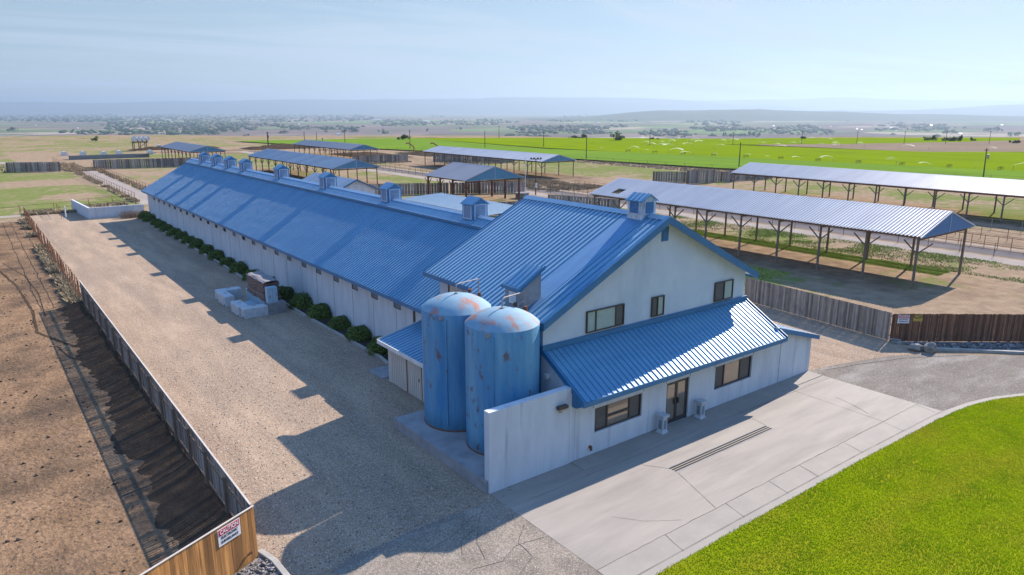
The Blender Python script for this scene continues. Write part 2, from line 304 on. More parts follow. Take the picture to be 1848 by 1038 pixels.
# pastures left
setm(gm, box_m(-200, 19.5, 124, 198), np.clip(1.0 - 1.3 * blob(11, 171, 7, 11) - .8 * blob(12, 139, 6, 6) + (N2 - .5) * .9, 0, 1)); setm(dm, box_m(-200, 19.5, 124, 198), blob(17, 133, 4, 7) * .9)
setm(gm, box_m(26, 60, 120, 196), np.clip(.25 + (N2 - .5) * 2.4 + .8 * blob(28, 150, 4, 9), 0, 1)); setm(dm, box_m(26, 60, 120, 196), .2)
setm(gm, box_m(-200, 14, 206, 260), np.clip(.9 + (N2 - .5), 0, 1)); setm(gm, box_m(24, 60, 200, 262), np.clip(.85 + (N2 - .5) * 1.4, 0, 1))
setm(gm, box_m(12, 30, 198, 330), .05); setm(dm, box_m(12, 30, 198, 330), .1)
setm(gm, box_m(-400, 130, 300, 420, 12), np.clip(.55 + (N2 - .5) * 1.5, 0, 1)); setm(dm, box_m(-400, 130, 300, 420, 12), .0)
setm(gm, box_m(52, 125, 258, 300, 8), .1); setm(dm, box_m(52, 110, 264, 278, 6), .55)
# around the near right shed
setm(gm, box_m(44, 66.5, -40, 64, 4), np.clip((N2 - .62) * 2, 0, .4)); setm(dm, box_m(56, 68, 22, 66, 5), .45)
setm(gm, box_m(44, 56.5, 32, 70, 4), np.clip(.9 + (N2 - .5) * 1.5, 0, 1)); setm(dm, box_m(44, 56.5, 34, 70), .1)
setm(gm, box_m(66.3, 69.2, 26, 66, 1.5), .95); setm(dm, box_m(66, 78, -20, 66, 3), .0)
setm(gm, box_m(69.2, 78, 0, 66, 2), np.clip(.55 + (N2 - .5) * 2.6, 0, 1)); setm(gm, blob(63, 16, 12, 7), .05); setm(dm, blob(64, 18, 8, 5), .3)
setm(gm, box_m(78, 98, -20, 120, 3), .05); setm(dm, box_m(78, 98, -20, 120, 3), .25)
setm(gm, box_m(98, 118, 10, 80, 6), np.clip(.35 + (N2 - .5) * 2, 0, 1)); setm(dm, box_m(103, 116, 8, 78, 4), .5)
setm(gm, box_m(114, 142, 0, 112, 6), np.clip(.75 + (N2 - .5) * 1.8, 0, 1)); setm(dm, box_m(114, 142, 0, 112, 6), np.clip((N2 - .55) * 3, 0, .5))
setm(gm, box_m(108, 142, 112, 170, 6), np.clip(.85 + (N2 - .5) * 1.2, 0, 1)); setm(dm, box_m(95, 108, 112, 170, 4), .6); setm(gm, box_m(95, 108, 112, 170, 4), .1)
setm(gm, box_m(70, 80, 88, 112, 4), .3); setm(gm, box_m(59, 72, 82, 108, 4), .35); setm(dm, box_m(59, 72, 82, 108, 4), .1)
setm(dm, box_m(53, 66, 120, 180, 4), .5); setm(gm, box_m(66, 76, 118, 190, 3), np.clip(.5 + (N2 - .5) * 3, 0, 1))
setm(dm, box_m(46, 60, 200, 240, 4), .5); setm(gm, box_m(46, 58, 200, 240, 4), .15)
setm(gm, box_m(136, 152, 20, 240, 4), .3)
nX, nY = GX.shape
V = np.stack([GX.ravel(), GY.ravel(), GZ.ravel()], 1)
I = np.arange(nX * nY).reshape(nX, nY)
F = np.stack([I[:-1, :-1].ravel(), I[1:, :-1].ravel(), I[1:, 1:].ravel(), I[:-1, 1:].ravel()], 1)
def groundmat():
    m = bpy.data.materials.new('farm_ground'); m.use_nodes = True; n = m.node_tree.nodes; l = m.node_tree.links; b = n['Principled BSDF']; b.inputs['Roughness'].default_value = .95; b.inputs['Specular IOR Level'].default_value = 0
    geo = n.new('ShaderNodeNewGeometry')
    def att(a): k = n.new('ShaderNodeAttribute'); k.attribute_name = a; return k.outputs['Fac']
    def noise(s, st=(1, 1, 1), det=6):
        k = n.new('ShaderNodeMapping'); k.inputs['Scale'].default_value = st; l.new(geo.outputs['Position'], k.inputs[0])
        z = n.new('ShaderNodeTexNoise'); z.inputs['Scale'].default_value = s; z.inputs['Detail'].default_value = det; z.inputs['Roughness'].default_value = .65; l.new(k.outputs[0], z.inputs['Vector']); return z.outputs[0]
    def mr(s, a, bb, lo=0., hi=1.):
        k = n.new('ShaderNodeMapRange'); k.inputs[1].default_value = a; k.inputs[2].default_value = bb; k.inputs[3].default_value = lo; k.inputs[4].default_value = hi; l.new(s, k.inputs[0]); return k.outputs[0]
    def mix(f, a, bb):
        k = n.new('ShaderNodeMix'); k.data_type = 'RGBA'; l.new(f, k.inputs[0])
        for i, q in ((6, a), (7, bb)):
            if isinstance(q, tuple): k.inputs[i].default_value = (*q, 1)
            else: l.new(q, k.inputs[i])
        return k.outputs[2]
    def add(a, bb):
        k = n.new('ShaderNodeMath'); l.new(a, k.inputs[0]); l.new(bb, k.inputs[1]); return k.outputs[0]
    dirt = mix(mr(noise(.9), .35, .65), (.30, .225, .155), (.22, .16, .112))
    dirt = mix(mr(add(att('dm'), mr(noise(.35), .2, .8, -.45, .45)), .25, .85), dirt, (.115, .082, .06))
    grass = mix(mr(noise(.7), .3, .7), (.12, .155, .042), (.18, .185, .075))
    gsc = n.new('ShaderNodeMath'); gsc.operation = 'MULTIPLY'; gsc.inputs[1].default_value = .68; l.new(att('gm'), gsc.inputs[0])
    near = mix(mr(add(gsc.outputs[0], add(mr(noise(.45, (1, 1, 1), 8), .25, .75, -.5, .5), mr(noise(.09, (1, 1, 1), 4), .3, .7, -.28, .28))), .25, .62), dirt, grass)
    # valley fields
    v = n.new('ShaderNodeTexVoronoi'); v.distance = 'CHEBYCHEV'; k = n.new('ShaderNodeMapping'); k.inputs['Scale'].default_value = (1 / 620., 1 / 420., 0); k.inputs['Rotation'].default_value = (0, 0, R(20))
    l.new(geo.outputs['Position'], k.inputs[0]); v.inputs['Scale'].default_value = 1; l.new(k.outputs[0], v.inputs['Vector'])
    sp = n.new('ShaderNodeSeparateXYZ'); l.new(v.outputs['Color'], sp.inputs[0])
    cr = n.new('ShaderNodeValToRGB'); cr.color_ramp.interpolation = 'CONSTANT'; e = cr.color_ramp.elements
    e[0].position = 0; e[0].color = (.155, .115, .105, 1); e[1].position = .3; e[1].color = (.11, .15, .06, 1)
    for p, c in ((.42, (.19, .145, .125)), (.6, (.13, .19, .07)), (.72, (.13, .10, .095)), (.84, (.20, .23, .09)), (.9, (.30, .25, .19))):
        q = e.new(p); q.color = (*c, 1)
    l.new(sp.outputs[0], cr.inputs[0])
    val = mix(mr(noise(.004, (1, 1, 0), 5), .5, .62), cr.outputs[0], (.085, .10, .06))
    far = n.new('ShaderNodeSeparateXYZ'); l.new(geo.outputs['Position'], far.inputs[0])
    l.new(mix(mr(far.outputs[2], -3., -10.), near, val), b.inputs['Base Color'])
    bp = n.new('ShaderNodeBump'); bp.inputs['Strength'].default_value = .9; bp.inputs['Distance'].default_value = .08; l.new(noise(3.5), bp.inputs['Height']); l.new(bp.outputs[0], b.inputs['Normal'])
    return m
g = npmesh('ground', V, F, groundmat()); props(g, kind='structure')
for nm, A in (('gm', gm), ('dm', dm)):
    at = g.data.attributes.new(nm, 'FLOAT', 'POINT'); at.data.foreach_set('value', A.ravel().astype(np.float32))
def sheet(name, pts, z, m, kind='structure'):
    b = MB(); n = len(pts); b.add([(x, y, z) for x, y in pts], [tuple(range(n))]); o = b.build(name, m, fix=False)
    if o.data.polygons[0].normal.z < 0: o.data.flip_normals()
    if kind: o['kind'] = kind
    return o
def strip(p, wdt, side=1):
    """offset polyline -> closed polygon"""
    p = [Vector((*q, 0)) for q in p]; o = []
    for i, q in enumerate(p):
        d = (p[min(i + 1, len(p) - 1)] - p[max(i - 1, 0)]).normalized(); o.append(q + Vector((-d.y, d.x, 0)) * wdt * side)
    return [(q.x, q.y) for q in p] + [(q.x, q.y) for q in reversed(o)]
def kerb(name, p, wdt, z0, z1, m, side=1):
    b = MB(); P = [Vector((*q, 0)) for q in p]; pr = []
    for i, q in enumerate(P):
        d = (P[min(i + 1, len(P) - 1)] - P[max(i - 1, 0)]).normalized(); n = Vector((-d.y, d.x, 0)) * wdt * side
        pr.append([(q.x, q.y, z0), (q.x, q.y, z1 - .015), (q.x + n.x * .1, q.y + n.y * .1, z1), (q.x + n.x * .9, q.y + n.y * .9, z1), (q.x + n.x, q.y + n.y, z1 - .015), (q.x + n.x, q.y + n.y, z0)])
    vs = [v for s_ in pr for v in s_]; fs = []
    for i in range(len(pr) - 1):
        for j in range(5): a = i * 6 + j; fs.append((a, a + 1, a + 7, a + 6))
    fs += [tuple(range(6)), tuple(range(len(vs) - 1, len(vs) - 7, -1))]
    b.add(vs, fs); o = b.build(name, m); o['kind'] = 'structure'; return o
# big flat sheets around the buildings
sheet('dirt_pen', [(-60, -25), (5.55, -25), (5.55, 112), (-60, 112)], .006, M['mud'])
sheet('gravel_yard', [(5.7, 19.2), (9.4, 19.0), (11.9, 19.2), (14.1, 18.6), (18.9, 18.6), (18.9, 110.5), (12.6, 110.5), (12.2, 119), (5.6, 119)], .010, M['gravel'])
sheet('asphalt_drive', [(-3, 4), (14, 4), (14, 19.4), (13.1, 19.35), (11.9, 19.5), (10.6, 19.35), (9.3, 19.32), (8.1, 19.3), (7.4, 18.9), (6.4, 18.7), (6.1, 17.6), (-3, 13.5)], .014, M['asphalt'])
sheet('asphalt_edge_band', [(7.6, 18.65), (8.3, 18.95), (9.4, 18.98), (11.9, 19.18), (12.4, 19.12), (12.2, 19.42), (11, 19.48), (9.2, 19.32), (8.0, 19.34), (7.3, 18.98)], .018, M['road'])
sheet('concrete_apron', [(13.96, 14.03), (35.6, 14.03), (35.55, 19.85), (13.96, 19.85)], .020, M['apron'])
LAWN = [(60, -3), (50, 3.6), (45, 7.9), (42.3, 10.43), (40.88, 11.23), (39.25, 11.94), (37.63, 12.3), (36.19, 12.48), (34.42, 12.58), (31.5, 12.64), (28, 12.72), (20, 12.74), (13.8, 12.72), (10, 12.7)]
EDGE = [(61, -2.5), (50.3, 3.9), (45.3, 8.2), (42.6, 10.7), (41.1, 11.5), (39.4, 12.2), (37.8, 12.6), (36.25, 12.8), (34.45, 12.9), (31.5, 12.96), (28, 13.02), (20, 13.04), (13.8, 13.02), (10, 13.0)]
sheet('sidewalk', EDGE[7:12] + [(13.96, 13.02), (13.96, 14.03), (35.6, 14.03), (35.65, 12.95)], .024, M['walk'])
sheet('asphalt_road', [(35.6, 12.85), (36.25, 12.8)] + [EDGE[6], EDGE[5], EDGE[4], EDGE[3], EDGE[2], EDGE[1]] + [(61, -2.5), (66, 2), (52, 10.0), (48, 13.5), (44.0, 17.0), (41.9, 18.2), (39.8, 18.85), (37.4, 19.5), (36.0, 19.75), (35.6, 19.8)], .012, M['road'])
sheet('gravel_corner', [(35.3, 19.8), (36, 19.75), (37.4, 19.5), (39.8, 18.85), (41.9, 18.2), (44.0, 17.0), (44.6, 18.8), (44.6, 19.7), (45.8, 30.7), (46, 44), (31, 44), (31, 21)], .016, M['gravel'])
kerb('lawn_kerb', EDGE, .30, -.02, .045, M['walk'], 1)
sheet('lawn', LAWN + [(10, -20), (60, -20)], .03, M['lawn'])
kerb('road_kerb', [(44.9, 17.1), (46.4, 15.6), (48.3, 13.65), (52, 10.2), (60, 3.2)], .22, -.02, .16, M['kerb'], 1)
sheet('rock_bed', [(44.5, 19.35), (44.9, 17.3), (46.5, 15.8), (48.5, 13.85), (52.2, 10.4), (60, 3.4), (61, 6.3), (50.9, 14.45)], .05, M['rubble'])
kerb('bed_kerb', [(17.45, 34.7), (17.62, 36), (17.45, 46), (17.5, 52)], .16, -.02, .14, M['kerb'], -1)
kerb('bed_kerb', [(17.5, 53.5), (17.6, 60), (17.8, 70), (17.85, 90), (18.1, 105)], .16, -.02, .14, M['kerb'], -1)
sheet('planting_bed', [(17.6, 33), (18.95, 33), (18.95, 105.6), (18.2, 105.3), (17.9, 80), (17.62, 60)], .06, M['bark2'])
kerb('corner_kerb', [(5.95, 21.4), (6.15, 20.6), (6.2, 19.4), (6.4, 18.2), (6.9, 16.8)], .2, -.02, .10, M['kerb'], -1)
sheet('rock_bed', [(5.8, 21.1), (6.0, 20.6), (6.15, 18.2), (6.5, 16.8), (-4, 15.9), (2.3, 19.45)], .022, M['rubble'])
# joints and cracks in the concrete
def crack(name, pts, wdt=.02, z=.030, m=None):
    b = MB(); P = [Vector((*p, 0)) for p in pts]; Q = []
    for a, c in zip(P, P[1:]):
        k = max(2, int((c - a).length / .35))
        for i in range(k): Q.append(a.lerp(c, i / k) + (Vector((random.uniform(-.02, .02), random.uniform(-.02, .02), 0)) if wdt != .014 else Vector()))
    Q.append(P[-1]); vs = []; fs = []
    for i, q in enumerate(Q):
        d = (Q[min(i + 1, len(Q) - 1)] - Q[max(i - 1, 0)]).normalized(); n = Vector((-d.y, d.x, 0)) * wdt * .5 * random.uniform(.6, 1.2)
        vs += [(q.x + n.x, q.y + n.y, z), (q.x - n.x, q.y - n.y, z)]
        if i: fs.append((2 * i - 2, 2 * i - 1, 2 * i + 1, 2 * i))
    b.add(vs, fs); o = b.build(name, m or M['joint'], fix=False); o['kind'] = 'structure'
    if o.data.polygons[0].normal.z < 0: o.data.flip_normals()
    return o
b = MB()
crack('concrete_joint', [(13.97, 14.03), (35.6, 14.03)], .018); crack('concrete_joint', [(13.97, 13.06), (20, 13.08), (28, 13.06), (34.4, 12.94), (36.2, 12.85)], .014, .05);  crack('concrete_joint', [(32.2, 14.05), (32.35, 19.7)], .014); crack('concrete_joint', [(20.85, 16.6), (19.9, 14.05)], .014)
crack('concrete_joint', [(20.85, 17.0), (20.2, 17.9)], .014); crack('concrete_joint', [(27.5, 17.1), (27.9, 18.9)], .014); crack('concrete_joint', [(14, 18.55), (20, 18.6), (28, 18.62), (35.5, 18.55)], .012)
for x in (16.9, 20.2, 22.9, 25.0, 28.4, 31.9, 35.2): crack('concrete_joint', [(x, 13.02), (x + .25, 14.02)], .016)
crack('pavement_crack', [(33.2, 16.9), (32.9, 15.7), (32.5, 14.9)], .02); crack('pavement_crack', [(16.5, 15.9), (17.2, 15.0), (18.3, 14.3)], .012)
crack('pavement_crack', [(13.2, 19.2), (12.4, 18.3), (11.8, 17.5), (11.5, 16.6)], .018, .022); crack('pavement_crack', [(12.6, 18.9), (11.3, 18.3), (10.2, 18.1), (9.4, 17.4)], .014, .022)
crack('pavement_crack', [(13.7, 17.4), (12.9, 16.7), (12.8, 15.8), (11.9, 15.3)], .02, .022); crack('pavement_crack', [(13.8, 16.4), (12.7, 16.6), (11.9, 16.2), (10.9, 16.4), (10.1, 16.0)], .02, .022)
crack('pavement_crack', [(12.4, 18.3), (11.4, 17.9), (11.0, 17.2)], .02, .022); crack('pavement_crack', [(36.5, 19.3), (39, 18.6), (42, 17.6), (45.5, 15.6)], .05, .020)
# feed lanes among the pens
sheet('feed_lane', [(76.6, 5), (79.6, 5), (79.6, 262), (76.6, 262)], .012, M['lane']); sheet('feed_lane', [(80.4, 5), (84.2, 5), (84.2, 262), (80.4, 262)], .012, M['darklane'])
sheet('feed_lane', [(84.9, 5), (85.7, 5), (85.7, 200), (84.9, 200)], .014, M['lane']); sheet('feed_lane', [(20.9, 121), (24.7, 121), (24.7, 203), (20.5, 203)], .012, M['lane'])
sheet('dirt_track', [(-60, 246), (2, 240), (20, 233), (23, 236), (4, 250), (-60, 258)], .05, M['lane']); sheet('dirt_track', [(-60, 117.2), (5.2, 117.2), (5.2, 119.4), (-60, 119.4)], .012, M['lane'])
# crops
def dpt(x, y): return x * HX + y * HY
def fieldsheet(name, pts, z, m):       # follows the terrain
    import bmesh
    bm = bmesh.new(); f = bm.faces.new([bm.verts.new((x, y, 0)) for x, y in pts]); 
    for k in range(-10, 80):
        for (co, no) in (((k * 12., 0, 0), (1, 0, 0)), ((0, k * 12., 0), (0, 1, 0))):
            bmesh.ops.bisect_plane(bm, geom=bm.verts[:] + bm.edges[:] + bm.faces[:], plane_co=co, plane_no=no)
    for v in bm.verts: v.co.z = max(float(terrain(np.array([v.co.x]), np.array([v.co.y]))[0]), -30) + z
    me = bpy.data.meshes.new(name); bm.normal_update()
    if sum(f.normal.z for f in bm.faces) < 0: bmesh.ops.reverse_faces(bm, faces=bm.faces)
    bm.to_mesh(me); bm.free(); me.materials.append(m); o = bpy.data.objects.new(name, me); COL.objects.link(o); o['kind'] = 'structure'; return o
fieldsheet('crop_field', [(118, 262), (128, 222), (133, 205), (142, 157), (145.5, 128), (147, 110), (156, 90), (172, 54), (190, 10), (206, 10), (195, 61), (184, 138), (179, 170), (172, 206), (184, 330), (100, 345)], .35, M['crop'])
fieldsheet('irrigated_field', [(179, 170), (184, 138), (195, 61), (206, 10), (300, 10), (288, 92), (262, 112), (252, 190), (222, 215), (176, 206)], .33, M['crop2'])
fieldsheet('bare_field', [(288, 92), (300, 10), (480, 10), (400, 130), (300, 160), (266, 180), (260, 178), (262, 112)], .3, M['tanfield'])
fieldsheet('irrigated_field', [(176, 206), (222, 215), (252, 190), (262, 178), (266, 180), (300, 160), (400, 130), (430, 140), (330, 230), (250, 285), (184, 330)], .31, M['crop2'])

# ------------------------------------------------------------------ hills far behind
def hill(name, q0, q1, s0, depth, prof, base, m, seed=1):
    nq, ns = 160, 14; q = np.linspace(q0, q1, nq); t = np.linspace(0, 1, ns)
    Q, T = np.meshgrid(q, t, indexing='ij'); Sd = s0 + T * depth
    top = np.interp(q, *zip(*prof))[:, None]
    z = base + (top - base) * np.sin(np.clip(T * 1.5, 0, 1) * math.pi / 2) ** 1.1
    z = z + (fbm(Q, Sd, (q1 - q0) / 18, seed) - .5) * (top - base) * .3 * np.sin(T * math.pi)
    z[:, -1] = base
    X = Sd * HX - Q * HY; Y = Sd * HY + Q * HX
    Vv = np.stack([X.ravel(), Y.ravel(), z.ravel()], 1); I = np.arange(nq * ns).reshape(nq, ns)
    Ff = np.stack([I[:-1, :-1].ravel(), I[:-1, 1:].ravel(), I[1:, 1:].ravel(), I[1:, :-1].ravel()], 1)
    o = npmesh(name, Vv, Ff, m, smooth=True); o['kind'] = 'structure'; return o
def qs(px, s): return -(px - 924) / 1329. * s       # lateral offset (left positive) of a bearing at depth s
def hz(py, s): return 14 + (199.5 - py) / 1329. * s
M['hill'] = mat('dry_hillside', (.10, .10, .07), (.07, .08, .05), ns=.002, rough=.95, c3=(.08, .09, .05), ns3=.004)
def prof(pts, s): return sorted([(qs(px, s), hz(py, s)) for px, py in pts])
s = 17500; hill('hills', qs(1500, s), qs(-500, s), s, 5500, prof([(-500, 186), (0, 183.5), (150, 187), (300, 183), (540, 181.5), (700, 179.5), (900, 177.5), (1080, 178), (1180, 180), (1270, 184), (1400, 192), (1500, 200)], s + 3600), -78, M['hill'], 5)
s = 20500; hill('hills', qs(2400, s), qs(900, s), s, 4500, prof([(900, 186), (1180, 182), (1300, 181.5), (1420, 179), (1560, 178), (1700, 182), (1850, 184), (2100, 188), (2400, 196)], s + 3000), -78, M['hill'], 6)
s = 11500; hill('hills', qs(2500, s), qs(1600, s), s, 3000, prof([(1600, 200), (1700, 198), (1760, 195), (1800, 192.5), (1848, 189.5), (2000, 186), (2500, 196)], s + 2000), -78, M['hill'], 7)
s = 6600; hill('hills', qs(2300, s), qs(960, s), s, 2200, prof([(960, 214), (1050, 212), (1100, 208), (1150, 203), (1210, 199), (1270, 200), (1290, 199), (1370, 197), (1400, 200), (1500, 201.5), (1600, 206), (1690, 206), (1800, 209), (2000, 212), (2300, 214)], s + 1500), -78, M['hill'], 8)

# ------------------------------------------------------------------ roofs
def rib_roof(mb, O, U, V_, L, W, pitch=.305, h=.035, hw=.035, seg=1, wav=0.0, seed=1, tv=.0):
    O, U, V_ = Vector(O), Vector(U).normalized(), Vector(V_).normalized(); N = U.cross(V_).normalized()
    if N.z < 0: N = -N
    us = [(0, 0)]; k = max(1, round(L / pitch)); pitch = L / k; off = pitch / 2
    for i in range(k):
        c = off + i * pitch; us += [(c - hw, 0), (c - hw * .55, h), (c + hw * .55, h), (c + hw, 0)]
    us.append((L, 0)); us = sorted(us, key=lambda a: a[0]); nu = len(us); vs = []
    r = np.random.default_rng(seed); gg = r.random((int(L / 1.1) + 3, seg + 2)) - .5
    for j in range(seg + 1):
        vv = W * j / seg
        for (u, hh) in us:
            wz = 0
            if wav:
                a = u / 1.1; ia = int(a); fa = a - ia; fa = fa * fa * (3 - 2 * fa); wz = wav * (gg[ia, j] * (1 - fa) + gg[ia + 1, j] * fa)
            vs.append(tuple(O + U * u + V_ * vv + N * (hh + wz)))
    fs = [(j * nu + i, j * nu + i + 1, (j + 1) * nu + i + 1, (j + 1) * nu + i) for j in range(seg) for i in range(nu - 1)]
    mb.add(vs, fs); return N
def slab(mb, O, U, V_, L, W, t0, t1, tint=.5):
    O, U, V_ = Vector(O), Vector(U).normalized(), Vector(V_).normalized(); N = U.cross(V_).normalized()
    if N.z < 0: N = -N
    mb.obox(O + U * L / 2 + V_ * W / 2 + N * (t0 + t1) / 2, U * L / 2, V_ * W / 2, N * (t1 - t0) / 2, tint)

# ------------------------------------------------------------------ office building (two storeys + front annex)
bl = thing('office_building', 'two-storey pale concrete farm building with blue ribbed metal roofs', 'building', (25, 22, 0))
RX, RZ, SL = 25.0, 9.3, .5
YF, YB, YS = 21.2, 31.6, 27.1
def rz(x): return RZ - SL * abs(x - RX)
# walls
b = MB()
b.prism([(18.05, 21.7, 0), (31.75, 21.7, 0), (31.75, 21.7, rz(31.75) - .12), (RX, 21.7, RZ - .12), (18.05, 21.7, rz(18.05) - .12)], (0, .25, 0))
b.build('gable_wall', M['wallclean'], bl)
b = MB()
b.prism([(19.0, 31.1, 0), (31.75, 31.1, 0), (31.75, 31.1, rz(31.75) - .12), (RX, 31.1, RZ - .12), (19.0, 31.1, rz(19.0) - .12)], (0, .25, 0))
b.prism([(18.05, 21.953, 0), (18.05, YS - .2, 0), (18.05, YS - .2, rz(18.05) - .14), (18.05, 21.953, rz(18.05) - .14)], (.2, 0, 0))
b.box(18.253, 19.0, YS - .4, YS - .2, 0, rz(18.25) - .14); b.box(19.0, 19.2, YS - .4, 31.097, 0, rz(19.0) - .14); b.box(31.55, 31.75, 21.953, 31.097, 0, rz(31.75) - .14)
b.build('wall', M['wall'], bl)
# roofs: front part reaches lower on the left than the rear part
RZT = RZ + .0
def vslope(xa, xb): return Vector((xb - xa, 0, SL * (xb - xa)))
b = MB()
ye = 22.55; yf2 = 23.75                                         # a flat replacement sheet runs down beside the cupola
for (y0, y1) in ((YF + .02, ye), (yf2, YS)):
    rib_roof(b, (17.65, y0, rz(17.65)), (0, 1, 0), vslope(17.65, RX), y1 - y0, vslope(17.65, RX).length, h=.05, hw=.026, seg=6, wav=.006, seed=3)
rib_roof(b, (18.2, YS, rz(18.2)), (0, 1, 0), vslope(18.2, RX), YB - YS, vslope(18.2, RX).length, h=.05, hw=.026, seg=6, wav=.006, seed=4)
V2 = Vector((-7.15, 0, SL * 7.15)); rib_roof(b, (32.15, YF, rz(32.15)), (0, 1, 0), V2, YB - YF, V2.length, h=.04, seg=3)
rf = b.build('roof', M['roof'], bl, fix=False)
b = MB(); slab(b, (17.66, ye, rz(17.66)), (0, 1, 0), vslope(17.66, RX), yf2 - ye, vslope(17.66, RX).length - .1, -.02, .012); b.build('flat_roof_sheet', M['flashing'], bl)
b = MB()
slab(b, (17.65, YF + .03, rz(17.65)), (0, 1, 0), vslope(17.65, RX), YS - YF - .03, vslope(17.65, RX).length - .02, -.10, -.025)
slab(b, (18.2, YS, rz(18.2)), (0, 1, 0), vslope(18.2, RX), YB - YS, vslope(18.2, RX).length - .02, -.10, -.025)
slab(b, (32.15, YF + .03, rz(32.15)), (0, 1, 0), V2, YB - YF - .03, V2.length - .02, -.10, -.025); b.build('roof_deck', M['white'], bl)
# fascia and ridge cap
b = MB()
for sg, x0 in ((1, 17.62), (-1, 32.18)):
    n = Vector((x0, YF, rz(x0))); a = Vector((RX, YF, RZ))
    b.prism([(n.x, YF - .03, n.z + .06), (RX, YF - .03, RZ + .06), (RX, YF - .03, RZ - .26), (n.x, YF - .03, n.z - .26)], (0, .05, 0))
    b.prism([(n.x, YF - .035, n.z + .05), (RX, YF - .035, RZ + .05), (RX, YF - .035, RZ + .085), (n.x, YF - .035, n.z + .085)], (0, .22, 0))
b.box(17.60, 17.645, YF - .03, YS, rz(17.6) - .22, rz(17.6) + .02); b.box(18.15, 18.195, YS + .002, YB, rz(18.15) - .2, rz(18.15) + .02); b.box(32.16, 32.2, YF - .03, YB, rz(32.2) - .2, rz(32.2) + .03)
b.prism([(17.62, YB, rz(17.62) + .06), (RX, YB, RZ + .06), (RX, YB, RZ - .2), (18.2, YB, rz(18.2) - .2)][:0] or [(18.2, YB + .003, rz(18.2) + .06), (RX, YB + .003, RZ + .06), (RX, YB + .003, RZ - .2), (18.2, YB + .003, rz(18.2) - .2)], (0, .04, 0))
b.build('fascia', M['trim'], bl)
b = MB(); b.prism([(RX - .28, YF - .04, RZ - .085), (RX, YF - .04, RZ + .085), (RX + .28, YF - .04, RZ - .085), (RX, YF - .04, RZ + .03)], (0, YB - YF + .08, 0)); b.build('ridge_cap', M['roof'], bl)
# loft door panels in the set-back side wall
for y0, y1 in ((28.0, 28.95), (29.0, 30.3)): b = MB(); b.box(18.94, 18.99, y0, y1, 2.6, 5.8); b.build('loft_door', M['beige'], bl)
for ya_ in (30.35, 27.85): b = MB(); b.box(18.93, 18.995, ya_, ya_ + .1, 2.6, 5.85); b.build('door_trim', M['frame'], bl)
# boxed shaft on the side with its own blue roof
b = MB(); x0, x1, y0, y1 = 17.75, 18.86, 22.85, 23.92
b.prism([(x0, y0, .5), (x1, y0, .5), (x1, y0, 7.46), (x0, y0, 6.78)], (0, y1 - y0, 0)); sh = b.build('vent_shaft', M['pad'], bl)
b = MB(); vv = Vector((1.25, 0, .74)); rib_roof(b, (x0 - .05, y0 - .1, 6.80), (0, 1, 0), vv, y1 - y0 + .16, vv.length, h=.035); slab(b, (x0 - .05, y0 - .1, 6.80), (0, 1, 0), vv, y1 - y0 + .16, vv.length, -.07, -.01); b.build('shaft_roof', M['roof'], sh, fix=False)
b = MB(); b.prism([(x0 - .12, y0 - .13, 6.82), (x1 + .14, y0 - .13, 7.63), (x1 + .14, y0 - .13, 7.47), (x0 - .12, y0 - .13, 6.66)], (0, .03, 0)); b.box(x0 - .14, x0 - .105, y0 - .12, y1 + .1, 6.64, 6.80); b.build('fascia', M['trim'], sh)
b = MB(); b.box(x0 - .03, x0 - .005, 23.15, 23.6, 6.05, 6.55); sg = b.build('notice_board', M['signw'], sh)
b = MB()
for k in range(5): b.box(x0 - .036, x0 - .031, 23.2 + .03 * (k % 2), 23.55 - .04 * (k % 3), 6.47 - k * .08, 6.49 - k * .08)
b.build('notice_print', M['ventp'], sg)
